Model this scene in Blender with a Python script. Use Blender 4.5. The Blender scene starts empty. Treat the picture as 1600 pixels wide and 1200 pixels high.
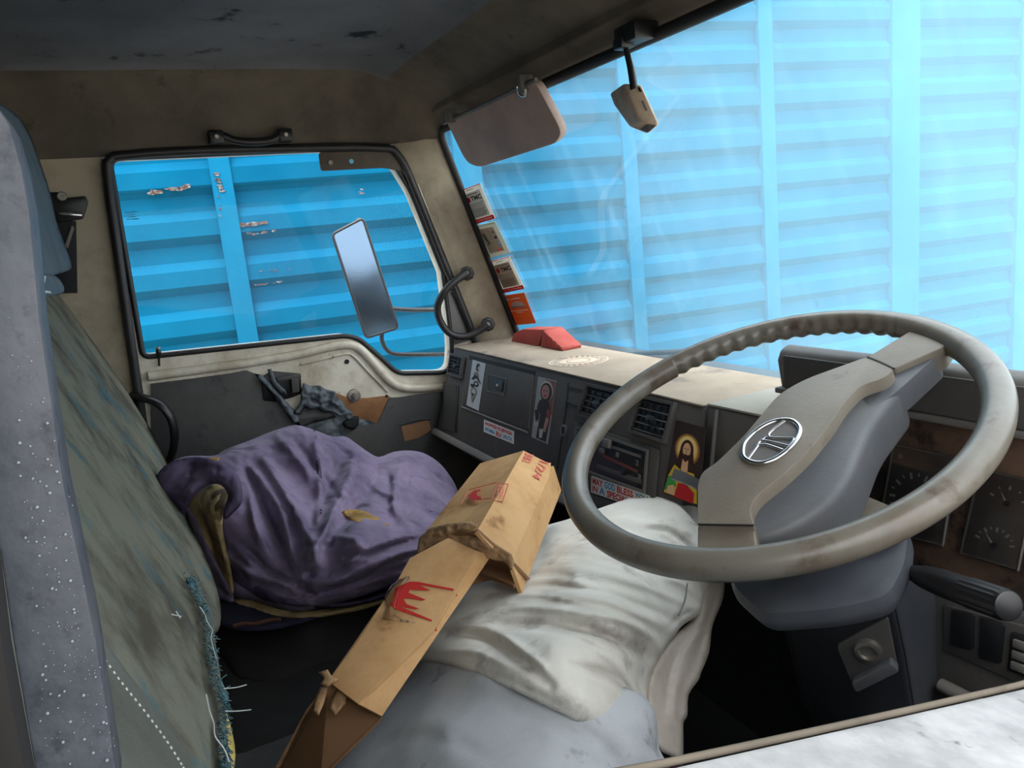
import bpy, bmesh, math, random
import numpy as np
from mathutils import Vector, Matrix, noise as mnoise
from mathutils.geometry import delaunay_2d_cdt
random.seed(4)
sc = bpy.context.scene
COL = sc.collection
# ------------------------------------------------------------------ camera
RM = Matrix(((0.44552315773833, 0.13252904059304751, -0.8854067818344026),
             (0.8899355630578304, -0.17336407072555138, 0.4218525720988417),
             (-0.09759000729485331, -0.9759000729485332, -0.19518001458970663)))
CAM = Vector((0.98, 0.0, 1.05))
cd = bpy.data.cameras.new('camera'); cam = bpy.data.objects.new('camera', cd); COL.objects.link(cam)
cd.sensor_width = 36; cd.lens = 27.0; cd.clip_start = 0.01
xa = RM.col[0]; ya = -RM.col[1]; za = -RM.col[2]
cam.matrix_world = Matrix(((xa.x, ya.x, za.x, CAM.x), (xa.y, ya.y, za.y, CAM.y), (xa.z, ya.z, za.z, CAM.z), (0, 0, 0, 1)))
sc.camera = cam
# ------------------------------------------------------------------ world, exposure
w = bpy.data.worlds.new('World'); sc.world = w; w.use_nodes = True
bg = w.node_tree.nodes['Background']; bg.inputs[0].default_value = (0.95, 0.97, 1.0, 1)
# overcast sky: zenith brighter than the horizon
wn = w.node_tree; wt = wn.nodes.new('ShaderNodeTexCoord'); wsx = wn.nodes.new('ShaderNodeSeparateXYZ'); wr_ = wn.nodes.new('ShaderNodeMapRange')
wr_.inputs[1].default_value = 0; wr_.inputs[2].default_value = 1; wr_.inputs[3].default_value = 2.0; wr_.inputs[4].default_value = 4.8
wn.links.new(wt.outputs['Generated'], wsx.inputs[0]); wn.links.new(wsx.outputs[2], wr_.inputs[0]); wn.links.new(wr_.outputs[0], bg.inputs[1])
sd = bpy.data.lights.new('sun', 'SUN'); sd.energy = 4.2; sd.angle = math.radians(25); sd.color = (1, .96, .9)
so = bpy.data.objects.new('sun', sd); COL.objects.link(so)
so.rotation_euler = Vector((-.42, .25, -1)).to_track_quat('-Z', 'Y').to_euler()
sc.view_settings.view_transform = 'Standard'; sc.view_settings.look = 'None'
sc.view_settings.gamma = 1; sc.view_settings.use_curve_mapping = False
sc.view_settings.exposure = 0.35

# ------------------------------------------------------------------ helpers
def lin(c):
    return tuple(((v / 255) / 12.92 if v / 255 <= .04045 else ((v / 255 + .055) / 1.055) ** 2.4) for v in c) + (1,)
def M(name, rgb, rough=.6, metal=0, var=None, bump=None, spec=.5, var2=None, sheen=0, scale3=None, wr=None):
    m = bpy.data.materials.new(name); m.use_nodes = True
    nt = m.node_tree; b = nt.nodes['Principled BSDF']
    b.inputs['Base Color'].default_value = lin(rgb); b.inputs['Roughness'].default_value = rough
    b.inputs['Metallic'].default_value = metal; b.inputs['Specular IOR Level'].default_value = spec
    if sheen: b.inputs['Sheen Weight'].default_value = sheen
    tc = nt.nodes.new('ShaderNodeTexCoord'); vec = tc.outputs['Object']
    if scale3:
        mp = nt.nodes.new('ShaderNodeMapping'); mp.inputs['Scale'].default_value = scale3
        nt.links.new(vec, mp.inputs[0]); vec = mp.outputs[0]
    col = None
    for v in (var, var2):
        if not v: continue
        c2, sca, lo, hi = v
        n = nt.nodes.new('ShaderNodeTexNoise'); n.inputs['Scale'].default_value = sca; n.inputs['Detail'].default_value = 6
        n.inputs['Roughness'].default_value = .65
        nt.links.new(vec, n.inputs['Vector'])
        r = nt.nodes.new('ShaderNodeMapRange'); r.inputs[1].default_value = lo; r.inputs[2].default_value = hi
        nt.links.new(n.outputs[0], r.inputs[0])
        mx = nt.nodes.new('ShaderNodeMix'); mx.data_type = 'RGBA'
        nt.links.new(r.outputs[0], mx.inputs[0])
        if col is None: mx.inputs[6].default_value = lin(rgb)
        else: nt.links.new(col, mx.inputs[6])
        mx.inputs[7].default_value = lin(c2); col = mx.outputs[2]
    if col is not None: nt.links.new(col, b.inputs['Base Color'])
    if bump:
        n = nt.nodes.new('ShaderNodeTexNoise'); n.inputs['Scale'].default_value = bump[0]; n.inputs['Detail'].default_value = 4
        nt.links.new(vec, n.inputs['Vector'])
        bp = nt.nodes.new('ShaderNodeBump'); bp.inputs['Strength'].default_value = bump[1]; bp.inputs['Distance'].default_value = .002
        nt.links.new(n.outputs[0], bp.inputs['Height']); nt.links.new(bp.outputs[0], b.inputs['Normal'])
        if wr:
            n2 = nt.nodes.new('ShaderNodeTexNoise'); n2.inputs['Scale'].default_value = wr[0]; n2.inputs['Detail'].default_value = 1.5; n2.inputs['Distortion'].default_value = .3
            nt.links.new(vec, n2.inputs['Vector']); b2 = nt.nodes.new('ShaderNodeBump'); b2.inputs['Strength'].default_value = wr[2]; b2.inputs['Distance'].default_value = wr[1]
            nt.links.new(n2.outputs[0], b2.inputs['Height']); nt.links.new(b2.outputs[0], bp.inputs['Normal'])
    return m
def glass_mat(name, tint, d0, d1, dust=(235, 240, 245), haze=None, glossy=.5):
    m = bpy.data.materials.new(name); m.use_nodes = True; nt = m.node_tree; nt.nodes.clear()
    N = nt.nodes.new; L = nt.links.new
    out = N('ShaderNodeOutputMaterial'); tr = N('ShaderNodeBsdfTransparent'); tr.inputs[0].default_value = tint
    gl = N('ShaderNodeBsdfGlossy'); gl.inputs['Roughness'].default_value = .02
    fr = N('ShaderNodeFresnel'); fr.inputs[0].default_value = 1.3
    mu = N('ShaderNodeMath'); mu.operation = 'MULTIPLY'; mu.inputs[1].default_value = glossy; L(fr.outputs[0], mu.inputs[0])
    m1 = N('ShaderNodeMixShader'); L(mu.outputs[0], m1.inputs[0]); L(tr.outputs[0], m1.inputs[1]); L(gl.outputs[0], m1.inputs[2])
    tl = N('ShaderNodeBsdfTranslucent'); tl.inputs[0].default_value = lin(dust)
    tc = N('ShaderNodeTexCoord'); n = N('ShaderNodeTexNoise'); n.inputs['Scale'].default_value = 3.0; n.inputs['Detail'].default_value = 8
    n.inputs['Roughness'].default_value = .6
    mp = N('ShaderNodeMapping'); mp.inputs['Scale'].default_value = (1.5, 1, 1); mp.inputs['Rotation'].default_value = (0, .5, 0)
    L(tc.outputs['Object'], mp.inputs[0]); L(mp.outputs[0], n.inputs['Vector'])
    r = N('ShaderNodeMapRange'); r.inputs[1].default_value = .3; r.inputs[2].default_value = .75
    r.inputs[3].default_value = d0; r.inputs[4].default_value = d1; L(n.outputs[0], r.inputs[0])
    fac = r.outputs[0]
    if haze:
        # painted haze: pale veil rising towards the driver's side, plus dust streaks
        sx = N('ShaderNodeSeparateXYZ'); L(tc.outputs['Object'], sx.inputs[0])
        r2 = N('ShaderNodeMapRange'); r2.inputs[1].default_value = -.5; r2.inputs[2].default_value = .5
        r2.inputs[3].default_value = .0; r2.inputs[4].default_value = haze; L(sx.outputs[0], r2.inputs[0])
        ad = N('ShaderNodeMath'); ad.operation = 'ADD'; L(fac, ad.inputs[0]); L(r2.outputs[0], ad.inputs[1])
        n2 = N('ShaderNodeTexNoise'); n2.inputs['Scale'].default_value = 9; n2.inputs['Detail'].default_value = 3
        m2 = N('ShaderNodeMapping'); m2.inputs['Scale'].default_value = (3.5, .3, .6); m2.inputs['Rotation'].default_value = (0, -.5, 0)
        L(tc.outputs['Object'], m2.inputs[0]); L(m2.outputs[0], n2.inputs['Vector'])
        r3 = N('ShaderNodeMapRange'); r3.inputs[1].default_value = .55; r3.inputs[2].default_value = .8
        r3.inputs[3].default_value = 0; r3.inputs[4].default_value = .03; L(n2.outputs[0], r3.inputs[0])
        a2 = N('ShaderNodeMath'); a2.operation = 'ADD'; L(ad.outputs[0], a2.inputs[0]); L(r3.outputs[0], a2.inputs[1])
        fac = a2.outputs[0]
    m3 = N('ShaderNodeMixShader'); L(fac, m3.inputs[0]); L(m1.outputs[0], m3.inputs[1]); L(tl.outputs[0], m3.inputs[2])
    L(m3.outputs[0], out.inputs[0])
    return m
def flat(name, rgb, rough=.55): return M(name, rgb, rough, spec=.3)

def ray(px, py): return RM @ Vector((px - 800, py - 600, 1200))
class PL:
    def __init__(s, p, n):
        s.p = Vector(p); s.n = Vector(n).normalized()
        if (CAM - s.p).dot(s.n) < 0: s.n = -s.n          # normal faces the cab interior
    def __call__(s, px, py, lift=0):
        r = ray(px, py); q = s.p + s.n * lift
        return CAM + r * ((q - CAM).dot(s.n) / r.dot(s.n))
    def off(s, d): return PL(s.p + s.n * d, s.n)
def PX(x): return PL((x, 0, 0), (1, 0, 0))
def PY(y): return PL((0, y, 0), (0, 1, 0))
def PZ(z): return PL((0, 0, z), (0, 0, 1))
WL = PX(-.93)                                            # passenger side wall of the cab
DF = PL((0, .735, .763), (0, -.206, .075))               # dashboard front face
WS = PL((0, .75, 1.31), (0, -.55, -.20))                 # windscreen
SB = PL((0, -.09, .90), (0, 1, .407))                    # seat back plane
INS = PL((0, .79, .8), (0, -1, .12))                     # instrument panel
WN = Vector((0.05478388, -0.36399415, 0.92978868)); WC = Vector((.37767, .578566, .822434))
WP = PL(WC, WN)

def link(name, me, mat, parent=None):
    o = bpy.data.objects.new(name, me); COL.objects.link(o)
    for m in (mat if isinstance(mat, (list, tuple)) else [mat]): me.materials.append(m)
    if parent: o.parent = parent
    return o
def tag(o, label=None, cat=None, group=None, kind=None):
    if label: o['label'] = label
    if cat: o['category'] = cat
    if group: o['group'] = group
    if kind: o['kind'] = kind
    return o
def empty(name, loc=(0, 0, 0)):
    # the things' parts are modelled in world space; the empty keeps them together
    o = bpy.data.objects.new(name, None); COL.objects.link(o); o.empty_display_size = .05
    return o
def from_bm(name, bm, mat, parent=None, smooth=False, recalc=True):
    if recalc: bmesh.ops.recalc_face_normals(bm, faces=bm.faces)
    me = bpy.data.meshes.new(name); bm.to_mesh(me); bm.free()
    if smooth:
        for p in me.polygons: p.use_smooth = True
    return link(name, me, mat, parent)
def bevel(bm, w, seg=2, ang=.5):
    ed = [e for e in bm.edges if len(e.link_faces) == 2 and e.calc_face_angle(0) > ang]
    if ed and w: bmesh.ops.bevel(bm, geom=ed, offset=w, segments=seg, profile=.5, affect='EDGES', clamp_overlap=True)
def smooth_by_angle(o, a=.7):
    me = o.data
    for p in me.polygons: p.use_smooth = True
    try: me.set_sharp_from_angle(angle=a)
    except Exception: pass
    return o
def prism(name, pts, vec, mat, parent=None, bw=0, seg=2, smooth=True):
    """pts: 3-D outline; extruded by vec"""
    bm = bmesh.new(); vec = Vector(vec)
    a = [bm.verts.new(p) for p in pts]; b = [bm.verts.new(Vector(p) + vec) for p in pts]
    bm.faces.new(a); bm.faces.new(b[::-1])
    for i in range(len(pts)):
        j = (i + 1) % len(pts); bm.faces.new((a[i], a[j], b[j], b[i]))
    bmesh.ops.recalc_face_normals(bm, faces=bm.faces)
    bevel(bm, bw, seg)
    o = from_bm(name, bm, mat, parent)
    return smooth_by_angle(o) if smooth else o
def rnd(pts, r, n=4):
    """round the corners of a 3-D outline"""
    out = []; N = len(pts)
    for i in range(N):
        p = Vector(pts[i]); a = Vector(pts[i - 1]) - p; b = Vector(pts[(i + 1) % N]) - p
        rr = r[i] if isinstance(r, (list, tuple)) else r
        rr = min(rr, a.length * .45, b.length * .45)
        if rr < 1e-4: out.append(p); continue
        s = p + a.normalized() * rr; e = p + b.normalized() * rr
        for k in range(n + 1):
            t = k / n; out.append(s * (1 - t) ** 2 + p * 2 * t * (1 - t) + e * t * t)
    return out
def plate(name, px, plane, th, mat, parent=None, lift=0, r=0, bw=0):
    """px: picture outline of a flat piece lying in a real plane; th = thickness away from the cab interior"""
    pts = [plane(*p, lift) for p in px]
    if r: pts = rnd(pts, r)
    return prism(name, pts, -plane.n * th, mat, parent, bw)
def holed(name, outer, holes, vec, mat, parent=None):
    bm = bmesh.new(); vec = Vector(vec)
    def ring(pts): 
        vs = [bm.verts.new(p) for p in pts]
        return [bm.edges.new((vs[i], vs[(i + 1) % len(vs)])) for i in range(len(vs))]
    es = ring(outer)
    for h in holes: es += ring(h)
    bmesh.ops.triangle_fill(bm, edges=es, use_beauty=True, use_dissolve=False)
    fs = list(bm.faces)
    r = bmesh.ops.extrude_face_region(bm, geom=fs)
    bmesh.ops.translate(bm, vec=vec, verts=[v for v in r['geom'] if isinstance(v, bmesh.types.BMVert)])
    return smooth_by_angle(from_bm(name, bm, mat, parent))
def offset_loop(pts, n, d):
    """offset a closed planar 3-D loop outwards by d"""
    out = []; N = len(pts); c = sum(pts, Vector()) / N
    area = sum(((pts[i] - c).cross(pts[(i + 1) % N] - c)).dot(n) for i in range(N))
    s = 1 if area > 0 else -1
    for i in range(N):
        a = (pts[i] - pts[i - 1]).normalized(); b = (pts[(i + 1) % N] - pts[i]).normalized()
        m = (a.cross(n) + b.cross(n)) * s
        m = m.normalized() if m.length > 1e-6 else a.cross(n) * s
        k = max(.5, m.dot(a.cross(n) * s)); out.append(pts[i] + m * d / k)
    return out
def resample(pts, step, closed=False):
    pts = [Vector(p) for p in pts]; q = pts + ([pts[0]] if closed else []); out = []
    for i in range(len(q) - 1):
        L = (q[i + 1] - q[i]).length; n = max(1, int(L / step))
        for k in range(n): out.append(q[i].lerp(q[i + 1], k / n))
    if not closed: out.append(q[-1])
    return out
def catmull(pts, n=6, closed=False):
    P = [Vector(p) for p in pts]; N = len(P); out = []
    for i in range(N if closed else N - 1):
        if closed: a, b, c, d = P[i - 1], P[i], P[(i + 1) % N], P[(i + 2) % N]
        else: a, b, c, d = P[max(i - 1, 0)], P[i], P[i + 1], P[min(i + 2, N - 1)]
        for k in range(n):
            t = k / n
            out.append(.5 * ((2 * b) + (-a + c) * t + (2 * a - 5 * b + 4 * c - d) * t * t + (-a + 3 * b - 3 * c + d) * t ** 3))
    if not closed: out.append(P[-1])
    return out
def tube(name, pts, r, mat, parent=None, seg=10, closed=False, sm=6, flat_=None, bm=None):
    own = bm is None
    if own: bm = bmesh.new()
    P = catmull(pts, sm, closed) if sm else [Vector(p) for p in pts]
    n = len(P); R = r if isinstance(r, (list, tuple)) else None
    up = None; rings = []
    for i in range(n):
        if closed: t = (P[(i + 1) % n] - P[i - 1]).normalized()
        else: t = (P[min(i + 1, n - 1)] - P[max(i - 1, 0)]).normalized()
        if up is None:
            up = Vector((0, 0, 1)) if abs(t.z) < .9 else Vector((1, 0, 0))
        u = (up - t * up.dot(t)).normalized(); v = t.cross(u); up = u
        if R:
            f = i / (n - 1) * (len(R) - 1); k = min(int(f), len(R) - 2); rr = R[k] + (R[k + 1] - R[k]) * (f - k)
        else: rr = r
        sy = flat_ or 1
        rings.append([bm.verts.new(P[i] + (u * math.cos(2 * math.pi * k / seg) + v * sy * math.sin(2 * math.pi * k / seg)) * rr) for k in range(seg)])
    for i in range(n if closed else n - 1):
        a = rings[i]; b = rings[(i + 1) % n]
        for k in range(seg): bm.faces.new((a[k], a[(k + 1) % seg], b[(k + 1) % seg], b[k]))
    if not closed: bm.faces.new(rings[0][::-1]); bm.faces.new(rings[-1])
    if own: return smooth_by_angle(from_bm(name, bm, mat, parent), .9)
def lathe(name, c, ax, prof, mat, parent=None, seg=24, flute=None):
    """prof: [(h, r)...] along axis ax from c"""
    ax = Vector(ax).normalized(); u = ax.orthogonal().normalized(); v = ax.cross(u); bm = bmesh.new(); rings = []
    for j, (h, r) in enumerate(prof):
        ring = []
        for k in range(seg):
            rr = r * (flute[1] if flute and flute[0][0] <= j <= flute[0][1] and k % 2 else 1)
            A = 2 * math.pi * k / seg; ring.append(bm.verts.new(Vector(c) + ax * h + (u * math.cos(A) + v * math.sin(A)) * max(rr, 1e-5)))
        rings.append(ring)
    for a, b in zip(rings, rings[1:]):
        for k in range(seg): bm.faces.new((a[k], a[(k + 1) % seg], b[(k + 1) % seg], b[k]))
    bm.faces.new(rings[0][::-1]); bm.faces.new(rings[-1])
    return smooth_by_angle(from_bm(name, bm, mat, parent), .6)
def boxm(name, lo, hi, mat, parent=None, bw=0, seg=2):
    x0, y0, z0 = lo; x1, y1, z1 = hi
    return prism(name, [(x0, y0, z0), (x1, y0, z0), (x1, y1, z0), (x0, y1, z0)], (0, 0, z1 - z0), mat, parent, bw, seg)
def bolt(name, c, n, r, mat, parent=None):
    n = Vector(n).normalized()
    return lathe(name, Vector(c), n, [(0, r), (.35 * r, r), (.6 * r, r * .8), (.6 * r, r * .4), (.3 * r, r * .35), (.3 * r, 0)], mat, parent, 12)
_fonts = {}
def text(name, s, quad, mat, parent=None, lift=.0004, bold=.02, squeeze=None):
    """flat lettering filling a 3-D quad (TL,TR,BR,BL)"""
    cu = bpy.data.curves.new('t', 'FONT'); cu.body = s; cu.offset = bold; cu.resolution_u = 2; cu.space_line = .85
    o = bpy.data.objects.new('t', cu); COL.objects.link(o)
    dg = bpy.context.evaluated_depsgraph_get(); me = bpy.data.meshes.new_from_object(o.evaluated_get(dg))
    bpy.data.objects.remove(o); bpy.data.curves.remove(cu)
    co = np.array([v.co[:] for v in me.vertices])
    if len(co) == 0: return None
    mn, mx = co.min(0), co.max(0); TL, TR, BR, BL = [Vector(q) for q in quad]
    n = (TR - TL).cross(TL - BL).normalized()
    if (CAM - TL).dot(n) < 0: n = -n
    for v in me.vertices:
        u = (v.co.x - mn[0]) / (mx[0] - mn[0]); t = (v.co.y - mn[1]) / max(mx[1] - mn[1], 1e-6)
        v.co = (BL * (1 - u) + BR * u) * (1 - t) + (TL * (1 - u) + TR * u) * t + n * lift
    return link(name, me, mat, parent)
def sub(quad, u0, v0, u1, v1):
    """sub-rectangle of quad; u right, v down"""
    TL, TR, BR, BL = [Vector(q) for q in quad]
    f = lambda u, v: (TL * (1 - u) + TR * u) * (1 - v) + (BL * (1 - u) + BR * u) * v
    return [f(u0, v0), f(u1, v0), f(u1, v1), f(u0, v1)]
def uvq(quad, u, v): return sub(quad, u, v, u, v)[0]
def art(name, quad, layers, parent=None, lift=.0003):
    """flat print: layers = [(material, [(u,v)...])]; every layer a hair above the last"""
    TL, TR, BR, BL = [Vector(q) for q in quad]; n = (TR - TL).cross(TL - BL).normalized()
    if (CAM - TL).dot(n) < 0: n = -n
    bm = bmesh.new(); mats = []
    for i, (m, poly) in enumerate(layers):
        if m not in mats: mats.append(m)
        vs = [bm.verts.new(uvq(quad, *p) + n * (lift + .00012 * i)) for p in poly]
        es = [bm.edges.new((vs[k], vs[(k + 1) % len(vs)])) for k in range(len(vs))]
        g = bmesh.ops.triangle_fill(bm, edges=es, use_beauty=True)['geom']
        for f in g:
            if isinstance(f, bmesh.types.BMFace): f.material_index = mats.index(m)
    return from_bm(name, bm, mats, parent, recalc=False)
def ell(cx, cy, rx, ry, n=18, a0=0, a1=360, rot=0):
    R = math.radians; c, s = math.cos(R(rot)), math.sin(R(rot)); o = []
    for k in range(n + (a1 - a0 != 360)):
        A = R(a0 + (a1 - a0) * k / n); x, y = rx * math.cos(A), ry * math.sin(A); o.append((cx + x * c - y * s, cy + x * s + y * c))
    return o
SURF = {}
def relief(name, outline, depth, mat, parent=None, folds=(), step=5, ew=30, ed=.02, thick=.05, nz=(0, 1), sm=4, nrm=None):
    """soft body: outline seen from the driver's window, real depth from control points
    (px,py,plane) or one plane; rounded rim, folds as ridges (+) or grooves (-) and a closed back"""
    ol = [(p.x, p.y) for p in catmull([(a, b, 0) for a, b in outline], sm, True)] if sm else outline
    o2 = [(p.x, p.y) for p in resample([(a, b, 0) for a, b in ol], step * 1.3, True)]
    A = np.array(o2); seg = np.roll(A, -1, 0) - A; sl = (seg ** 2).sum(1) + 1e-9
    x0, y0 = A.min(0); x1, y1 = A.max(0)
    gx, gy = np.meshgrid(np.arange(x0, x1, step), np.arange(y0, y1, step * .87)); gx = gx + (np.arange(gx.shape[0]) % 2)[:, None] * step * .5
    G = np.stack([gx.ravel(), gy.ravel()], 1)
    def inside(P):
        c = np.zeros(len(P), bool); xs, ys = A[:, 0], A[:, 1]; xn, yn = np.roll(xs, -1), np.roll(ys, -1)
        for i in range(len(A)):
            k = (ys[i] > P[:, 1]) != (yn[i] > P[:, 1])
            c ^= k & (P[:, 0] < (xn[i] - xs[i]) * (P[:, 1] - ys[i]) / (yn[i] - ys[i] + 1e-12) + xs[i])
        return c
    def dist(P, Q, S, L):
        d = np.full(len(P), 1e9); 
        for i in range(len(Q)):
            t = np.clip(((P - Q[i]) @ S[i]) / L[i], 0, 1); d = np.minimum(d, np.hypot(*(P - Q[i] - t[:, None] * S[i]).T))
        return d
    G = G[inside(G)]; dg = dist(G, A, seg, sl); G = G[dg > step * .55]; dg = dg[dg > step * .55]
    nb = len(A); V = np.vstack([A, G]); D = np.concatenate([np.zeros(nb), dg])
    vs, es, fs, *_ = delaunay_2d_cdt([Vector(v) for v in V.tolist()], [(i, (i + 1) % nb) for i in range(nb)], [], 1, 1e-6)
    if len(vs) != len(V):
        V = np.array([v[:] for v in vs]); D = dist(V, A, seg, sl)
    R = np.array([ray(*v)[:] for v in V.tolist()]); RL = np.linalg.norm(R, axis=1); Rn = R / RL[:, None]
    if isinstance(depth, tuple):
        SV, ST = SURF[depth[0]]; T = np.empty(len(V))
        for i, p in enumerate(V):
            d2 = ((SV - p) ** 2).sum(1); k = np.argpartition(d2, 5)[:5]; wt = 1 / (d2[k] + 1); T[i] = (ST[k] * wt).sum() / wt.sum()
        T = T - depth[1]
    elif isinstance(depth, PL):
        T = np.array([(depth.p - CAM).dot(depth.n) for _ in V]) / (Rn @ np.array(depth.n))
    else:
        K = np.array([(c[0], c[1]) for c in depth], float); tv = np.array([(c[2](c[0], c[1]) - CAM).length for c in depth])
        n = len(K); r = np.hypot(K[:, None, 0] - K[None, :, 0], K[:, None, 1] - K[None, :, 1]); Pm = np.hstack([np.ones((n, 1)), K / 500])
        Mx = np.block([[r / 500 + 0 * np.eye(n), Pm], [Pm.T, np.zeros((3, 3))]]); s = np.linalg.lstsq(Mx, np.concatenate([tv, np.zeros(3)]), rcond=None)[0]
        rr = np.hypot(V[:, 0:1] - K[None, :, 0], V[:, 1:2] - K[None, :, 1]); T = (rr / 500) @ s[:n] + np.hstack([np.ones((len(V), 1)), V / 500]) @ s[n:]
    u = np.clip(D / ew, 0, 1); rim = np.sqrt(np.clip(1 - (1 - u) ** 2, 0, 1))
    T0 = T.copy(); T = T + ed * (1 - rim)
    for fo in folds:
        pts, wd, am = fo[0], fo[1], fo[2]
        Q = np.array([(p.x, p.y) for p in catmull([(a, b, 0) for a, b in pts], 4)]); S = Q[1:] - Q[:-1]; L = (S ** 2).sum(1) + 1e-9
        cl = np.concatenate([[0], np.cumsum(np.sqrt(L))]); bd = np.full(len(V), 1e9); bs = np.zeros(len(V)); side = np.zeros(len(V))
        for i in range(len(S)):
            t = np.clip(((V - Q[i]) @ S[i]) / L[i], 0, 1); e = V - Q[i] - t[:, None] * S[i]; d = np.hypot(*e.T); k = d < bd
            bd[k] = d[k]; bs[k] = (cl[i] + t[k] * math.sqrt(L[i])) / cl[-1]; side[k] = np.sign(S[i][0] * e[k, 1] - S[i][1] * e[k, 0])
        tp = np.sqrt(np.clip(np.sin(np.pi * np.clip(bs, .03, .97)), 0, 1))
        wv = wd if len(fo) < 4 else np.where(side > 0, wd * fo[3], wd)
        T = T - am * tp * np.exp(-(bd / wv) ** 2) * np.clip(D / 12 + .25, 0, 1)
    SURF[name] = (V.copy(), T.copy())
    C0 = np.array(CAM); P = C0 + Rn * T[:, None]
    if nz[0]:
        nn = np.array([mnoise.fractal(Vector(p) * nz[1], 1.0, 2.0, 3) for p in P.tolist()]); P = P - Rn * (nn * nz[0] * np.clip(D / 10, 0, 1))[:, None]
    B = C0 + Rn * (np.maximum(T0 + ed + thick * rim, T + .003))[:, None]
    nv = len(P); isb = D < 1e-6
    idx = {i: (i if isb[i] else nv + i) for i in range(nv)}
    B[isb] = P[isb]
    me = bpy.data.meshes.new(name); faces = []
    for f in fs: faces.append(tuple(f)); faces.append(tuple(idx[i] for i in reversed(f)))
    me.from_pydata(P.tolist() + B.tolist(), [], faces); me.update()
    bm = bmesh.new(); bm.from_mesh(me); bmesh.ops.delete(bm, geom=[v for v in bm.verts if not v.link_faces], context='VERTS')
    bmesh.ops.recalc_face_normals(bm, faces=bm.faces); bm.to_mesh(me); bm.free()
    for p in me.polygons: p.use_smooth = True
    return link(name, me, mat, parent)

# ------------------------------------------------------------------ materials
m_blue = M('blue painted steel', (0, 80, 112), .6, var=((0, 90, 122), 2.2, .4, .7), var2=((4, 62, 86), 14, .64, .8), bump=(30, .15), spec=.04)
m_bluepost = M('blue post paint', (4, 92, 126), .6, spec=.05, var=((10, 100, 134), 4, .4, .7), var2=((70, 60, 60), 40, .70, .76))
m_rust = M('rust and primer', (96, 74, 64), .85, spec=.1, var=((128, 140, 148), 60, .48, .62), var2=((50, 40, 38), 90, .6, .65))
m_ceil = M('charcoal roof lining', (112, 114, 118), .95, spec=.1, var=((90, 93, 98), 3, .35, .65), var2=((40, 44, 48), 12, .62, .7), bump=(200, .2))
m_cove = M('dirty beige headlining', (106, 98, 86), .85, spec=.2, var=((70, 66, 60), 4, .35, .7), var2=((60, 56, 50), 14, .6, .75), bump=(60, .15))
m_wall = M('dirty cream inner wall', (176, 164, 142), .65, spec=.25, var=((122, 110, 92), 5, .42, .72), var2=((80, 72, 64), 22, .66, .78), bump=(40, .15))
m_metal = M('cream painted door steel', (222, 214, 196), .4, var=((170, 156, 130), 9, .45, .7), var2=((110, 84, 58), 30, .63, .72))
m_sill = M('white painted sill', (158, 160, 162), .55, spec=.2, var=((128, 130, 132), 14, .45, .62), var2=((96, 96, 94), 40, .62, .7), bump=(20, .2))
m_rub = M('black rubber', (26, 26, 28), .45, var=((46, 44, 44), 12, .4, .8))
m_rubd = M('matt black rubber', (20, 20, 22), .7)
m_card = M('charcoal vinyl door card', (66, 66, 66), .55, spec=.3, var=((84, 82, 78), 5, .4, .7), var2=((46, 46, 46), 16, .58, .72), bump=(90, .25))
m_card2 = M('torn vinyl backing', (98, 106, 112), .5, wr=(30, .03, .8), spec=.4, var=((64, 70, 76), 12, .4, .7), bump=(40, .4))
m_hard = M('brown hardboard', (158, 112, 72), .8, var=((120, 82, 52), 12, .4, .7))
m_dash = M('dark grey dash plastic', (74, 72, 71), .6, spec=.22, var=((90, 87, 84), 6, .4, .75), var2=((104, 96, 86), 18, .62, .8), bump=(300, .15))
m_dash2 = M('grey trim plastic', (96, 94, 92), .55, spec=.3, var=((110, 106, 100), 8, .4, .75), bump=(300, .1))
m_dust = M('dusty dash top', (136, 124, 110), .9, var=((156, 144, 128), 6, .35, .65), var2=((96, 92, 88), 7, .56, .70), bump=(120, .15), spec=.1)
m_dustg = M('dusty grey cover', (146, 142, 132), .85, spec=.2, var=((162, 158, 146), 5, .4, .7))
m_vent = M('black vent plastic', (26, 27, 29), .4)
m_vent2 = M('vent slat plastic', (54, 55, 58), .35)
m_black = M('black plastic', (18, 18, 20), .4)
m_wheel = M('steering wheel grey', (112, 108, 98), .33, var=((90, 80, 68), 10, .4, .7), var2=((74, 58, 46), 26, .54, .72), bump=(160, .08))
m_pad = M('wheel pad grey', (122, 115, 103), .5, spec=.35, var=((106, 97, 84), 9, .4, .7), var2=((96, 85, 74), 30, .62, .75), bump=(260, .12))
m_chrome = M('worn chrome', (205, 205, 205), .18, 1)
m_steel = M('dull steel screw', (150, 145, 135), .4, .8)
m_colm = M('column shroud plastic', (82, 84, 88), .5, spec=.35, var=((96, 96, 96), 8, .4, .7), bump=(200, .1))
m_colmd = M('dark column plastic', (58, 61, 68), .5, spec=.3, var=((70, 72, 76), 8, .4, .7), bump=(200, .1))
m_visor = M('visor vinyl', (176, 154, 144), .8, var=((150, 132, 124), 6, .4, .7))
m_beigep = M('beige plastic', (206, 184, 158), .5, var=((150, 134, 116), 20, .45, .7))
m_seat = M('dirty grey-green seat cloth', (118, 118, 104), .9, spec=.15, var=((80, 76, 66), 9, .44, .62), var2=((70, 104, 112), 11, .57, .66), bump=(350, .6))
m_seatc = M('seat cloth', (110, 112, 106), .9, spec=.15, var=((86, 86, 78), 7, .4, .7), var2=((70, 74, 72), 16, .6, .72), bump=(500, .4))
m_headr = M('blue grey headrest cover', (74, 92, 104), .85, var=((98, 108, 114), 9, .4, .7), bump=(300, .3))
m_teal = M('teal frayed cloth', (70, 118, 130), .9, var=((130, 150, 150), 40, .5, .7))
m_foam = M('yellow foam', (206, 184, 96), .9, var=((170, 150, 80), 30, .4, .7))
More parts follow.
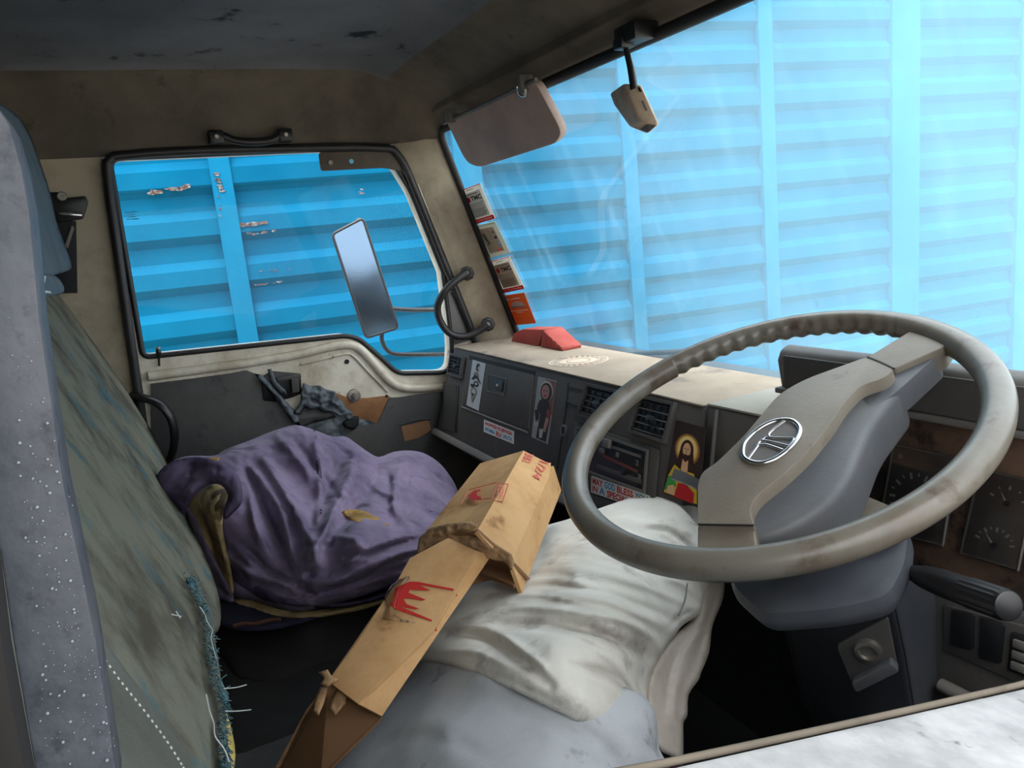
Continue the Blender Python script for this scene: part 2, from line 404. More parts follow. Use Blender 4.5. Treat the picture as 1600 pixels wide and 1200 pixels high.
m_thread = flat('pale thread', (210, 215, 212))
m_seatb = M('black vinyl cushion', (28, 27, 27), .6, spec=.3, var=((42, 41, 40), 8, .4, .7), bump=(60, .3))
m_jack = M('purple grey work cloth', (130, 116, 142), .85, spec=.15, var=((96, 86, 112), 8, .4, .66), var2=((84, 80, 90), 13, .58, .72), bump=(500, .35), sheen=.12, wr=(16, .03, 1.0))
m_jackd = M('dark purple cloth', (92, 82, 106), .85, wr=(18, .03, .8), spec=.15, var=((66, 58, 80), 9, .4, .7), bump=(500, .35))
m_khaki = M('khaki lining', (172, 152, 108), .85, var=((140, 120, 84), 14, .4, .7), bump=(300, .3), wr=(22, .03, .8))
m_ochre = M('ochre lining patch', (170, 130, 62), .85, var=((110, 88, 52), 60, .45, .65))
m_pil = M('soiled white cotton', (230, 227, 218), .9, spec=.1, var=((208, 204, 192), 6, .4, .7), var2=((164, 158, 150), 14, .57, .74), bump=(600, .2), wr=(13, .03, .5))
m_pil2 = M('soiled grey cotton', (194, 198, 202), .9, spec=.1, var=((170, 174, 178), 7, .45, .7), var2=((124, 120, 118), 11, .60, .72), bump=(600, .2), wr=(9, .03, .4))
m_pil3 = M('cream cotton flap', (206, 196, 184), .85, var=((184, 172, 158), 8, .4, .7), bump=(500, .2))
m_maroon = M('maroon cloth', (70, 34, 44), .85)
m_denim = M('faded blue cloth', (70, 92, 112), .9, var=((110, 124, 134), 30, .45, .65))
m_kraft = M('kraft card', (212, 170, 120), .85, spec=.2, var=((184, 140, 92), 9, .4, .68), var2=((146, 106, 70), 18, .62, .74), bump=(150, .12), scale3=(1, 1, 1))
m_kraft2 = M('kraft card inner', (150, 112, 80), .85, var=((128, 94, 66), 8, .4, .7))
m_kraftd = M('torn card core', (176, 140, 100), .9, var=((130, 98, 70), 40, .4, .7), bump=(200, .6))
m_redp = flat('red print', (196, 50, 44), .6)
m_pinkp = flat('faded red print', (208, 96, 80), .6)
m_tape = glass_mat('clear tape', (1, 1, 1, 1), .0, .10, (250, 245, 235), glossy=1.2)
m_red = M('faded red plastic', (142, 58, 52), .7, spec=.2, var=((156, 78, 68), 14, .4, .7), bump=(80, .2))
m_speck = M('speckled dark pillar', (62, 67, 76), .5, spec=.3, var=((80, 84, 92), 40, .4, .7), var2=((48, 52, 60), 120, .55, .7), bump=(200, .2))
m_spk = M('pale dust speck', (130, 140, 152), .4)
m_gr = M('outside ground', (176, 166, 148), .9, var=((150, 140, 124), 2, .4, .7))
m_white = flat('white card', (220, 218, 210)); m_offw = flat('grey card', (176, 174, 162)); m_ink = flat('black ink', (34, 32, 36)); m_gink = flat('grey ink', (120, 116, 112))
def paper(name, rgb, k=.35):
    m = M(name, rgb, .6, spec=.2); nt = m.node_tree; b = nt.nodes['Principled BSDF']; t = nt.nodes.new('ShaderNodeBsdfTranslucent'); t.inputs[0].default_value = lin(rgb)
    mx = nt.nodes.new('ShaderNodeMixShader'); mx.inputs[0].default_value = k; nt.links.new(b.outputs[0], mx.inputs[1]); nt.links.new(t.outputs[0], mx.inputs[2]); nt.links.new(mx.outputs[0], nt.nodes['Material Output'].inputs[0]); return m
p_white = paper('thin white sticker', (225, 222, 214)); p_grey = paper('thin grey sticker', (196, 196, 184)); p_orange = paper('thin orange sticker', (196, 108, 52)); p_red = paper('thin red ink', (190, 24, 30)); p_silver = paper('thin silver print', (190, 192, 190)); p_tan = paper('thin tan print', (172, 152, 134)); p_ink = paper('thin ink', (50, 46, 48)); p_gink = paper('thin grey ink', (130, 124, 118))
m_red2 = flat('red ink', (190, 28, 34)); m_orange = flat('orange card', (214, 100, 34)); m_skyb = flat('blue ink', (40, 130, 180)); m_green = flat('green ink', (50, 140, 70))
m_gauge = M('dusty gauge face', (52, 50, 50), .7, var=((92, 78, 68), 7, .4, .66)); m_gauge2 = M('dusty instrument panel', (44, 38, 35), .8, var=((104, 80, 64), 5, .38, .62), var2=((30, 28, 28), 30, .52, .66), spec=.2); m_mark = flat('gauge marks', (150, 150, 150))
g_ws = glass_mat('dusty windscreen with painted haze', (.97, .99, 1, 1), .01, .05, (190, 232, 250), haze=.12, glossy=.10)  # dust plus a cyan haze put into the glass colour
g_side = glass_mat('side window glass', (.95, .98, 1, 1), .0, .02, (225, 235, 245), glossy=.25)
g_gauge = glass_mat('gauge cover', (.9, .9, .9, 1), .05, .16, (150, 140, 130), glossy=.6)
m_mirror = M('dusty mirror glass', (128, 146, 164), .12, 1)

# ================================================================== THE SETTING
V3 = Vector
def st(o): o['kind'] = 'structure'; return o
# ceiling (roof lining with rounded side cove and front slope)
def zceil(x, y):
    z = 1.445; d = .93 - abs(x); e = .742 - y
    if d < .14: z -= .155 * ((.14 - d) / .14) ** 1.5
    if e < .20: z -= .105 * ((.20 - e) / .20) ** 1.4
    return max(z, 1.29)
bm = bmesh.new(); xs = [-.93 + 1.86 * i / 60 for i in range(61)]; ys = [-.42 + 1.162 * j / 44 for j in range(45)]
g = [[bm.verts.new((x, y, zceil(x, y) + .004 * mnoise.noise((x * 3, y * 3, 0)))) for y in ys] for x in xs]
for i in range(60):
    for j in range(44):
        f = bm.faces.new((g[i][j], g[i][j + 1], g[i + 1][j + 1], g[i + 1][j]))
        if abs(xs[i] + .015) > .80 or ys[j] > .60: f.material_index = 1
r = bmesh.ops.extrude_face_region(bm, geom=list(bm.faces))
bmesh.ops.translate(bm, vec=(0, 0, .03), verts=[v for v in r['geom'] if isinstance(v, bmesh.types.BMVert)])
st(smooth_by_angle(from_bm('ceiling', bm, [m_ceil, m_cove])))
st(boxm('floor', (-.95, -.42, -.04), (.95, 1.0, 0), m_rubd))
st(boxm('wall_back', (-.95, -.45, 0), (.95, -.42, 1.47), m_wall))
st(boxm('wall_front', (-.95, .98, 0), (.95, 1.01, .74), m_rubd))
# passenger side wall: rear pillar, header strip, door with window
ap_l = [WL(160, 240), WL(213, 620)]
yb = WL(213, 620).y + .02
wl_pts = [V3((-.93, -.42, 0)), V3((-.93, yb, 0)), WL(226, 690), WL(215, 620), WL(162, 250), WL(160, 236), V3((-.93, WL(160, 236).y, 1.30)), V3((-.93, -.42, 1.30))]
wall = st(prism('wall_left', wl_pts, (-.03, 0, 0), m_wall))
hole = rnd([WL(*p) for p in [(174, 250), (500, 236), (612, 255), (640, 300), (690, 425), (704, 537), (702, 580), (622, 581), (592, 553), (562, 527), (540, 522), (226, 555)]],
           [.02, .0, .02, .02, .0, .02, .03, .02, .02, .02, .03, .012])
door_out = [V3((-.93, yb, .02)), WL(226, 690), WL(215, 620), WL(162, 250), WL(163, 238), WL(400, 222), WL(610, 222), WL(636, 240), WL(746, 532), V3((-.93, WL(746, 532).y, .02))]
door = st(holed('door_1', door_out, [hole], (-.04, 0, 0), m_metal))
hd = [WL(160, 240), WL(400, 226), WL(610, 224), V3((-.93, .70, WL(610, 224).z)), V3((-.93, .74, 1.32)), V3((-.93, WL(160, 240).y, 1.32))]
st(prism('trim_1', hd, (-.03, 0, 0), m_cove))
win = st(prism('window_1', offset_loop(hole, V3((1, 0, 0)), .006), (-.004, 0, 0), g_side)); win.location.x = -.02
# glass marking lettering in the corner of the side window
q = [PX(-.948)(195, 331), PX(-.948)(215, 329), PX(-.948)(217, 342), PX(-.948)(197, 343)]
art('glass_marking', q, [(m_ink, [(a, b), (c, b), (c, b + .1), (a, b + .1)]) for a, b, c in ((.0, 0, .35), (.45, 0, .95), (.1, .3, .4), (.5, .3, .7), (.2, .6, .8), (.05, .88, .3), (.4, .88, 1))], win, .001)['kind'] = 'stuff'
tube('window_seal', offset_loop(hole, V3((1, 0, 0)), .004), .0065, m_rub, door, 8, True, 0)
# thick door aperture seal
sp = [WL(228, 700, .01), WL(220, 640, .01), WL(205, 540, .01), WL(185, 400, .01), WL(168, 275, .01), WL(172, 250, .01), WL(195, 243, .01), WL(300, 236, .01), WL(450, 232, .01), WL(590, 231, .01), WL(622, 243, .01), WL(650, 300, .01), WL(690, 400, .01), WL(742, 530, .01), WL(760, 590, .01)]
tube('aperture_seal', sp, .0105, m_rub, door, 10)
# front pillar between side window and windscreen
a1, a2, b1, b2 = WL(612, 225, .0), WS(686, 196), WS(822, 552), WL(742, 552, .0)
def quadbox(name, Q, vec, mat, parent=None, bw=.004): return prism(name, Q, vec, mat, parent, bw)
st(quadbox('trim_2', [a1, a2, b1, b2], (-.03, .004, 0), m_wall))
top = V3((0, .75, 1.31)); dn = (V3((0, .95, .76)) - top).normalized()
def wsp(x, k): return V3((x, 0, 0)) + top + dn * k
wl0 = WS(689, 205); wl1 = WS(822, 548)
wsq = rnd([wl0, V3((.86, wl0.y, wl0.z)), V3((.90, wl1.y, wl1.z)), wl1], [.03, .03, .02, .01])
ws = st(prism('window_2', wsq, -WS.n * .004, g_ws))
tube('windscreen_seal', [p + WS.n * .004 for p in offset_loop(wsq, WS.n, .003)], .0095, m_rubd, ws, 8, True, 0)
hdr = [V3((-.90, .715, 1.343)), V3((.93, .715, 1.343)), V3((.93, .768, 1.312)), V3((-.90, .768, 1.312))]
st(prism('trim_3', hdr, (0, .004, .06), m_cove, None, .003))
st(boxm('trim_7', (-.96, .745, 0), (-.931, 1.0, .66), m_card))
st(boxm('trim_8', (-.93, .955, .70), (.95, 1.01, .757), m_rubd))
# driver side: door below the window, pillar behind it, header above, front pillar
dp = [V3((.78, -.03, .02)), V3((.78, -.03, .885)), V3((.78, .02, .886)), V3((.78, .08, .878)), V3((.78, .14, .860)), V3((.78, .35, .812)), V3((.78, .48, .785)), V3((.78, .60, .700)), V3((.78, .78, .68)), V3((.78, .78, .02))]
d2 = st(prism('door_2', dp, (.135, 0, 0), m_sill, None, .006))
tube('sill_seal', [p + V3((-.002, 0, -.002)) for p in dp[2:9]], .0016, m_cove, d2, 8)
boxm('inner_panel', (.765, 0, .05), (.779, .77, .62), m_card, d2, .004)
st(boxm('wall_right', (.80, -.42, 0), (.93, -.045, 1.40), m_wall))
SP = PX(.78)
t4 = st(plate('trim_4', [(-80, 120), (-5, 165), (15, 195), (33, 260), (46, 330), (62, 500), (100, 760), (150, 1000), (190, 1260), (70, 1290), (20, 1000), (0, 860), (-80, 700)], SP, .02, m_speck, None, 0, 0, .0006))
plate('pillar_seal', [(-90, 700), (-2, 840), (18, 1000), (62, 1240), (62, 1260), (-90, 1260)], PX(.782), -.012, m_rubd, t4)
plate('pillar_flange', [(-70, 1020), (-6, 1060), (8, 1130), (24, 1260), (-70, 1260)], PX(.770), -.006, m_sill, t4)
bm = bmesh.new(); rg = random.Random(3)
for k in range(190):
    v = rg.random() ** .6; py = 480 + 740 * v; L = 10 + (py - 480) * .075; Rr = 62 + (py - 500) * .178; px = L + (Rr - L) * rg.random()
    c = SP(px, py, .0203 - .02 * 0 + .0); c = SP(px, py, .0002); rr = (.00012 + .00034 * rg.random() ** 3)
    bmesh.ops.create_icosphere(bm, subdivisions=1, radius=rr, matrix=Matrix.Translation(c))
o = from_bm('dust_specks', bm, m_spk, t4); o['kind'] = 'stuff'
st(boxm('trim_5', (.80, -.05, 1.36), (.93, .78, 1.46), m_cove))
st(prism('trim_6', [V3((.86, .742, 1.33)), V3((.93, .70, 1.33)), V3((.93, .88, .74)), V3((.90, .945, .74))], (.04, .03, 0), m_wall))

# ------------------------------------------------------------------ outside
st(boxm('ground', (-14, -14, -1.08), (14, 18, -1.0), m_gr))
H = V3((.12867, .99168, 0)).normalized(); HN = V3((H.y, -H.x, 0)); P0 = PX(-2.6)(300, 400); P0.z = 0
def cw(s, d, z): return P0 + H * s + HN * d + V3((0, 0, z))
cont = empty('cargo_body'); tag(cont, 'tall bright blue ribbed steel cargo body standing close beside the cab', 'container')
posts = [(-1.62, .085), (-.76, .085), (.17, .085), (1.25, .13), (2.09, .075), (2.915, .085), (3.84, .20), (4.76, .10), (5.6, .085), (6.45, .085)]
def prof(z0, z1, d0):
    """trapezoid ribs, period 0.2053; underside slopes centred on 1.343-k*period"""
    p = .2053; out = []; k0 = math.floor((z0 - 1.343) / p) - 1
    for k in range(k0, k0 + 40):
        c = 1.343 + k * p
        for z, d in ((c - .018, 0), (c + .018, .030), (c + p * .5 - .018, .030), (c + p * .5 + .018, 0)): out.append((z, d + d0))
    res = []
    for (za_, da), (zb, db) in zip(out, out[1:]):
        if zb <= z0 or za_ >= z1: continue
        a = max(za_, z0); b = min(zb, z1)
        f = lambda z: da + (db - da) * (z - za_) / (zb - za_ + 1e-9)
        if not res: res.append((a, f(a)))
        res.append((b, f(b)))
    return res
def ribbed(name, s0, s1, z0, z1, d0, mat):
    bm = bmesh.new(); pr = prof(z0, z1, d0); R = random.Random(int(s0 * 100) + int(z0 * 10)); cols = []
    ss = [s0 + (s1 - s0) * i / 6 for i in range(7)]
    for s in ss: cols.append(([bm.verts.new(cw(s, d + .0015 * mnoise.noise((s * 3, z * 5, 0)), z)) for z, d in pr], [bm.verts.new(cw(s, d - .006, z)) for z, d in pr]))
    n = len(pr)
    for i in range(6):
        for j in range(n - 1):
            bm.faces.new((cols[i][0][j], cols[i + 1][0][j], cols[i + 1][0][j + 1], cols[i][0][j + 1]))
            bm.faces.new((cols[i][1][j], cols[i][1][j + 1], cols[i + 1][1][j + 1], cols[i + 1][1][j]))
        for j, a in ((0, 0), (n - 1, 1)):
            bm.faces.new((cols[i][0][j], cols[i][1][j], cols[i + 1][1][j], cols[i + 1][0][j]))
    for c in (cols[0], cols[-1]):
        for j in range(n - 1): bm.faces.new((c[0][j], c[0][j + 1], c[1][j + 1], c[1][j]))
    return from_bm(name, bm, mat, cont)
for (sa, wa), (sb, wb) in zip(posts, posts[1:]):
    ribbed('ribbed_panel', sa - .02, sb + .02, -.75, 1.356, 0, m_blue)
    ribbed('ribbed_panel', sa - .02, sb + .02, 1.350, 2.75, .005, m_blue)
for s, wd in posts:
    prism('post', [cw(s - wd / 2, .0, -.8), cw(s + wd / 2, .0, -.8), cw(s + wd / 2, .046, -.8), cw(s - wd / 2, .046, -.8)], (0, 0, 3.6), m_bluepost, cont, .004)
prism('top_rail', [cw(-1.7, -.05, 2.74), cw(6.5, -.05, 2.74), cw(6.5, .05, 2.74), cw(-1.7, .05, 2.74)], (0, 0, .1), m_bluepost, cont, .005)
prism('bottom_rail', [cw(-1.7, -.05, -.86), cw(6.5, -.05, -.86), cw(6.5, .05, -.86), cw(-1.7, .05, -.86)], (0, 0, .12), m_bluepost, cont, .005)
# chipped, rusty patches along the lap joint and ribs (paint really missing there)
CP = PL(cw(0, .0375, 0), HN)
rg = random.Random(8)
def chips(px0, py0, px1, py1, n, smax, mat=m_rust, pl=None):
    bm = bmesh.new(); pl = pl or CP
    for _ in range(n):
        t = rg.random(); x = px0 + (px1 - px0) * t + rg.gauss(0, 1); y = py0 + (py1 - py0) * t + rg.gauss(0, 1.2); s = smax * (.3 + .7 * rg.random())
        a = [(x + s * math.cos(A) * (1.2 + rg.random()), y + s * .45 * math.sin(A) * (.5 + rg.random())) for A in [k * math.pi / 3 for k in range(6)]]
        vs = [bm.verts.new(pl(*p)) for p in a]; vb = [bm.verts.new(pl(*p, -.004)) for p in a]
        bm.faces.new(vs)
        for i in range(6): bm.faces.new((vs[i], vs[(i + 1) % 6], vb[(i + 1) % 6], vb[i]))
    o = from_bm('paint_chips', bm, mat, cont); o['kind'] = 'stuff'; return o
chips(235, 301, 295, 292, 26, 5); chips(336, 262, 346, 300, 16, 3.5, pl=CP.off(.012)); chips(341, 300, 346, 345, 10, 1.5, pl=CP.off(.012))
chips(376, 352, 415, 348, 26, 5); chips(380, 366, 440, 360, 16, 2.5); chips(398, 425, 455, 420, 9, 1.6); chips(396, 446, 440, 440, 14, 2); chips(560, 305, 566, 296, 5, 3)

# ================================================================== DOOR DETAILS (passenger door card)
D1 = door
# pressed steel bead below the window
belt = [WL(*p, .004) for p in [(232, 588), (300, 579), (400, 565), (470, 553), (520, 541), (548, 539), (566, 548), (590, 574), (612, 598), (640, 607), (700, 604)]]
tube('sill_bead', belt, .011, m_metal, D1, 10, flat_=.9)
tube('inner_bead', [WL(*p, .002) for p in [(470, 569), (500, 562), (538, 553), (552, 556), (575, 580), (606, 612)]], .0035, m_metal, D1, 8)
def wplate(name, px, lift, th, mat, r=0, bw=.0008): return plate(name, px, WL, th, mat, D1, lift, r, bw)
wplate('door_card', [(236, 600), (300, 592), (360, 584), (385, 579), (396, 583), (425, 612), (446, 640), (464, 664), (490, 700), (480, 800), (236, 800)], .008, .010, m_card)
wplate('door_card_front', [(608, 622), (626, 621), (660, 616), (700, 612), (760, 606), (775, 800), (480, 800), (520, 690), (560, 668), (590, 662)], .008, .010, m_card)
wplate('hardboard_backing', [(520, 612), (545, 622), (575, 622), (606, 618), (614, 622), (600, 640), (592, 662), (548, 650), (530, 640)], .004, .006, m_hard)
wplate('lower_card', [(464, 660), (520, 640), (550, 650), (592, 662), (580, 705), (480, 800)], .004, .008, m_card2)
# torn vinyl strips hanging from the card: soft sheets
relief('torn_flap', [(396, 583), (410, 586), (424, 600), (436, 615), (452, 632), (466, 650), (468, 664), (458, 660), (440, 636), (420, 610)], WL.off(.022), m_card2, D1, folds=[([(400, 588), (430, 615), (462, 655)], 4, .010)], step=3, ew=2, ed=.002, thick=.003, sm=0)
relief('torn_flap', [(418, 577), (424, 576), (432, 596), (446, 610), (450, 618), (438, 614), (424, 600)], WL.off(.026), m_card2, D1, step=3, ew=2, ed=.002, thick=.003, sm=0)
relief('torn_flap', [(474, 598), (484, 603), (500, 602), (508, 608), (524, 612), (528, 622), (537, 628), (541, 637), (550, 643), (553, 654), (545, 657), (538, 650), (530, 651), (520, 643), (508, 645), (497, 638), (486, 640), (474, 634), (468, 648), (458, 646), (470, 628), (470, 612)], WL.off(.028), m_card2, D1, folds=[([(480, 610), (510, 622), (545, 648)], 5, .008), ([(478, 624), (505, 632), (530, 642)], 4, -.008), ([(505, 606), (500, 622), (506, 638)], 3, .008)], step=2.5, ew=2, ed=.003, thick=.003, nz=(.014, 35), sm=0)
relief('torn_flap', [(452, 632), (466, 648), (478, 632), (520, 644), (525, 652), (490, 660), (470, 668), (458, 655)], WL.off(.014), m_card, D1, folds=[([(465, 655), (520, 648)], 4, .004)], step=3, ew=3, ed=.003, thick=.003, sm=0)
relief('torn_flap', [(548, 652), (560, 650), (560, 664), (552, 672), (538, 668), (536, 658)], WL.off(.024), m_rubd, D1, step=3, ew=4, ed=.006, thick=.004, sm=2)
# inner release handle in its recess
hnd = wplate('handle_recess', [(408, 590), (425, 580), (470, 584), (472, 615), (455, 622), (430, 628), (412, 626)], .012, .010, m_black, .004, .002)
plate('release_lever', [(455, 592), (467, 590), (468, 612), (457, 614)], WL, .006, m_dash, hnd, .024, .002, .001)
plate('recess_lip', [(432, 590), (470, 584), (471, 590), (434, 596)], WL, .008, m_card, hnd, .022, 0, .001)
# window regulator spindle and fixing hole
lathe('winder_spindle', WL(553, 618, .002), (1, 0, 0), [(0, .017), (.006, .016), (.007, .008), (.018, .008), (.018, .005), (.024, .005)], m_steel, D1, 20)
lathe('fixing_hole', WL(542, 565, .001), (1, 0, 0), [(0, .006), (.0015, .006)], m_ink, D1, 14)
lathe('fixing_hole', WL(604, 619, .004), (1, 0, 0), [(0, .004), (.0015, .004)], m_ink, D1, 14)
sq = plate('torn_opening', [(627, 666), (670, 656), (674, 672), (655, 684), (632, 690)], WL, .003, m_kraft2, D1, .0095, .002, .0008)
tube('opening_edge', [WL(625, 664, .012), WL(650, 656, .016), WL(672, 655, .012)], .003, m_card, D1, 8)
tube('door_pull', [WL(206, 618, .01), WL(225, 622, .035), WL(250, 632, .055), WL(268, 655, .06), WL(273, 685, .055), WL(268, 712, .035), WL(262, 722, .01)], .008, m_black, D1, 10, flat_=1.6)
lk = tube('lock_button', [WL(249, 572, .006), WL(248, 555, .006), WL(247, 545, .006)], [.0025, .0025, .006, .005], m_black, D1, 10)
bolt('button_cap', WL(247, 545, .006), (0, 0, 1), .006, m_steel, lk)
# mirror bracket plate over the top front corner of the window
br = wplate('bracket_plate', [(498, 238), (618, 235), (634, 268), (600, 262), (560, 264), (502, 267)], .010, .008, m_cove, .008, .0015)
bolt('bracket_screw', WL(516, 254, .011), (1, 0, 0), .006, m_steel, br)
lathe('bracket_hole', WL(549, 252, .0105), (1, 0, 0), [(0, .0055), (.001, .0055)], flat('sky blue through hole', (120, 200, 240)), br, 14)
wplate('quarter_panel', [(700, 455), (720, 462), (742, 530), (705, 540)], .003, .004, m_dash2, 0, .0005)

# ------------------------------------------------------------------ things on the cab walls
ah = empty('assist_handle'); tag(ah, 'black strap grab handle screwed above the side window', 'handle')
pc = [V3((-.925, 0, 0))] 
HP = PX(-.895)
tube('grip', [HP(334, 214), HP(350, 213), HP(365, 219), HP(390, 222), HP(420, 220), HP(438, 212), HP(450, 212)], .009, m_black, ah, 10, flat_=.7)
for a, b in ((338, 214), (446, 211)):
    q = HP(a, b); boxm('end_cap', (q.x - .022, q.y - .016, q.z - .014), (q.x + .008, q.y + .016, q.z + .014), m_black, ah, .004)
    bolt('screw', q + V3((.008, 0, 0)), (1, -.1, -.1), .005, m_steel, ah)
gh = empty('grab_handle'); tag(gh, 'black looped grab handle bolted to the front pillar', 'handle')
APL = PL(a1, (a2 - a1).cross(b2 - a1))
AP = APL
m1, m2 = AP(729, 427, .012), AP(762, 507, .012)
tube('grip', [m1, AP(714, 437, .03), AP(695, 455, .05), AP(684, 478, .055), AP(688, 502, .055), AP(703, 521, .05), AP(724, 526, .04), AP(745, 519, .025), m2], [.012, .010, .0095, .0095, .0095, .0095, .0095, .010, .012], m_rub, gh, 12)
for q in (m1, m2):
    ax = V3((1, -.5, .1)).normalized()
    lathe('mount', q - ax * .014, ax, [(0, .020), (.018, .018), (.021, .014)], m_rub, gh, 8)
    bolt('bolt', q + ax * .006, ax, .007, m_steel, gh)
sbu = empty('seat_belt'); tag(sbu, 'black seat belt and its anchor bracket on the cream rear pillar', 'seat belt')
plate('anchor_bracket', [(72, 300), (90, 300), (105, 309), (134, 306), (138, 316), (130, 342), (92, 348), (70, 330)], WL, .012, m_black, sbu, .016, .004, .003)
plate('slot_bar', [(92, 331), (110, 331), (128, 334), (128, 338), (92, 336)], WL, .004, m_chrome, sbu, .021, 0, .001)
plate('webbing', [(84, 340), (119, 346), (121, 458), (78, 458)], WL, .003, m_rubd, sbu, .010, 0, .0005)
plate('webbing_twist', [(112, 352), (116, 356), (106, 388), (101, 384)], WL, .003, m_gink, sbu, .016, 0, .0005)
bolt('bolt', WL(97, 307, .02), (1, 0, 0), .010, m_steel, sbu)

# ------------------------------------------------------------------ exterior mirror seen through the side window
mi = empty('side_mirror'); tag(mi, 'tall exterior mirror with grey frame hanging outside the passenger window', 'mirror')
MA = PX(-1.16)(519, 366); MB = PX(-1.145)(567, 341); MC = PX(-1.145)(622, 512); MD = PX(-1.16)(572, 528)
nrm = (MB - MA).cross(MD - MA).normalized(); nrm = nrm if nrm.dot(CAM - MA) > 0 else -nrm
mq = rnd([MA, MB, MC, MD], .012)
prism('mirror_housing', mq, -nrm * .022, m_dash2, mi, .003)
fr = tube('mirror_frame', mq, .0042, m_rub, mi, 8, True, 0)
prism('mirror_glass', offset_loop(mq, nrm, -.003), nrm * .0015, m_mirror, mi)
bolt('housing_knob', PX(-1.15)(561, 344), (0, 0, 1), .008, m_dash2, mi)
PM = PX(-1.17)
tube('upper_arm', [PM(610, 482), PM(640, 484), PM(700, 484), PX(-1.0)(722, 486)], .0065, m_rub, mi, 10)
tube('lower_arm', [PM(597, 520), PM(597, 532), PM(604, 546), PM(618, 553), PM(660, 554), PX(-1.1)(705, 553)], .0065, m_rub, mi, 10)

# ================================================================== DASHBOARD
dash = empty('dashboard'); tag(dash, 'dusty grey truck dashboard running under the windscreen', 'dashboard')
YT = .735
dprof = [(YT, .763), (.66, .557), (.675, .545), (.72, .545), (.74, .50), (.93, .50), (.945, .765)]
prism('dash_body', [V3((-.895, y, z)) for y, z in dprof], (.99, 0, 0), m_dash, dash, .004)
prism('dash_lip', [V3((-.895, y, z)) for y, z in [(.652, .562), (.640, .550), (.650, .538), (.690, .540)]], (.99, 0, 0), m_dash2, dash, .004)
prism('dust_cover_top', rnd([V3((-.893, YT - .001, .763)), V3((.094, YT - .001, .763)), V3((.094, .938, .763)), V3((-.893, .938, .763))], .006), (0, 0, .004), m_dust, dash, .002)
# driver's side of the dash
prism('driver_dash_body', [V3((.097, y, z)) for y, z in [(.738, .766), (.715, .60), (.745, .50), (.93, .50), (.945, .768)]], (.115, 0, 0), m_dash2, dash, .004)
prism('driver_dash_top', [V3((.099, y, .766)) for y in (.737, .938)] + [V3((.215, y, .768)) for y in (.938, .737)], (0, 0, .004), m_dustg, dash, .0015)
prism('instrument_hood', [V3((.208, y, z)) for y, z in [(.775, .800), (.768, .842), (.774, .856), (.790, .862), (.93, .800), (.93, .70), (.80, .70), (.80, .795)]], (.66, 0, 0), m_dash2, dash, .006, 3)
prism('hood_front_face', [V3((.222, .7675, .806)), V3((.86, .7675, .806)), V3((.86, .7675, .850)), V3((.222, .7675, .850))], (0, .004, 0), m_dash, dash, .001)  # front face of the hood in darker plastic
prism('hood_lip', [V3((.208, y, z)) for y, z in [(.764, .797), (.764, .805), (.80, .805), (.80, .797)]], (.66, 0, 0), m_dash2, dash, .002)
ins = prism('instrument_panel', [V3((.208, .79, .80)), V3((.868, .79, .80)), V3((.868, .768, .60)), V3((.208, .768, .60))], (0, .03, 0), m_gauge2, dash, .002)
prism('lower_panel', [V3((.208, y, z)) for y, z in [(.760, .612), (.765, .45), (.80, .30), (.90, .30), (.90, .612)]], (.66, 0, 0), m_dash, dash, .004)
# gauges: housing, face, ticks and needle, clear cover
INP = PL((.5, .79, .80), (0, -.2, .022))
def gauge(quad, dials, lamp=None):
    q = [INP(*p, .001) for p in quad]; n = INP.n
    hs = prism('gauge', q, n * .006, m_gauge, dash, .001)
    qi = [p + n * .0065 for p in q]
    L = []
    for (u, v, r, a0, a1, nt, na) in dials:
        W = (q[1] - q[0]).length; Hh = (q[3] - q[0]).length; ry = r * W / Hh
        for k in range(nt):
            A = math.radians(a0 + (a1 - a0) * k / (nt - 1)); c, s = math.cos(A), -math.sin(A); w_ = .012 if k % 2 else .02; r0 = .86 if k % 2 else .76
            px_, py_ = -s * w_, c * w_
            L.append((m_mark, [(u + c * r * r0 - px_, v + (s * r0) * ry - py_ * ry / r), (u + c * r - px_, v + s * ry - py_ * ry / r), (u + c * r + px_, v + s * ry + py_ * ry / r), (u + c * r * r0 + px_, v + s * r0 * ry + py_ * ry / r)]))
        A = math.radians(na); c, s = math.cos(A), -math.sin(A)
        L.append((m_offw, [(u - s * .02, v + c * .02), (u + c * r * .8, v + s * ry * .8), (u + s * .02, v - c * .02)]))
        L.append((m_black, ell(u, v, .06, .06 * W / Hh, 12)))
    if lamp: L.append((m_gink, ell(lamp[0], lamp[1], .05, .035, 10)))
    art('dial_print', qi, L, hs)['kind'] = 'stuff'
    tube('gauge_rim', [p + n * .006 for p in q], .0018, m_dash2, hs, 6, True, 0)
    prism('clear_cover', [p + n * .009 for p in q], n * .0015, g_gauge, hs)
gauge([(1402, 695), (1500, 714), (1478, 851), (1378, 826)], [(.5, .55, .42, 220, -40, 15, 205)], (.16, .1))
gauge([(1537, 733), (1625, 752), (1596, 889), (1506, 862)], [(.6, .3, .34, 160, 20, 5, 125), (.55, .80, .36, 165, 15, 9, 130)])
gauge([(1318, 668), (1374, 682), (1352, 778), (1300, 766)], [(.5, .3, .36, 160, 20, 7, 120), (.5, .8, .36, 160, 20, 7, 60)])
gauge([(1640, 760), (1720, 775), (1700, 900), (1616, 893)], [(.5, .5, .4, 220, -40, 9, 120)])
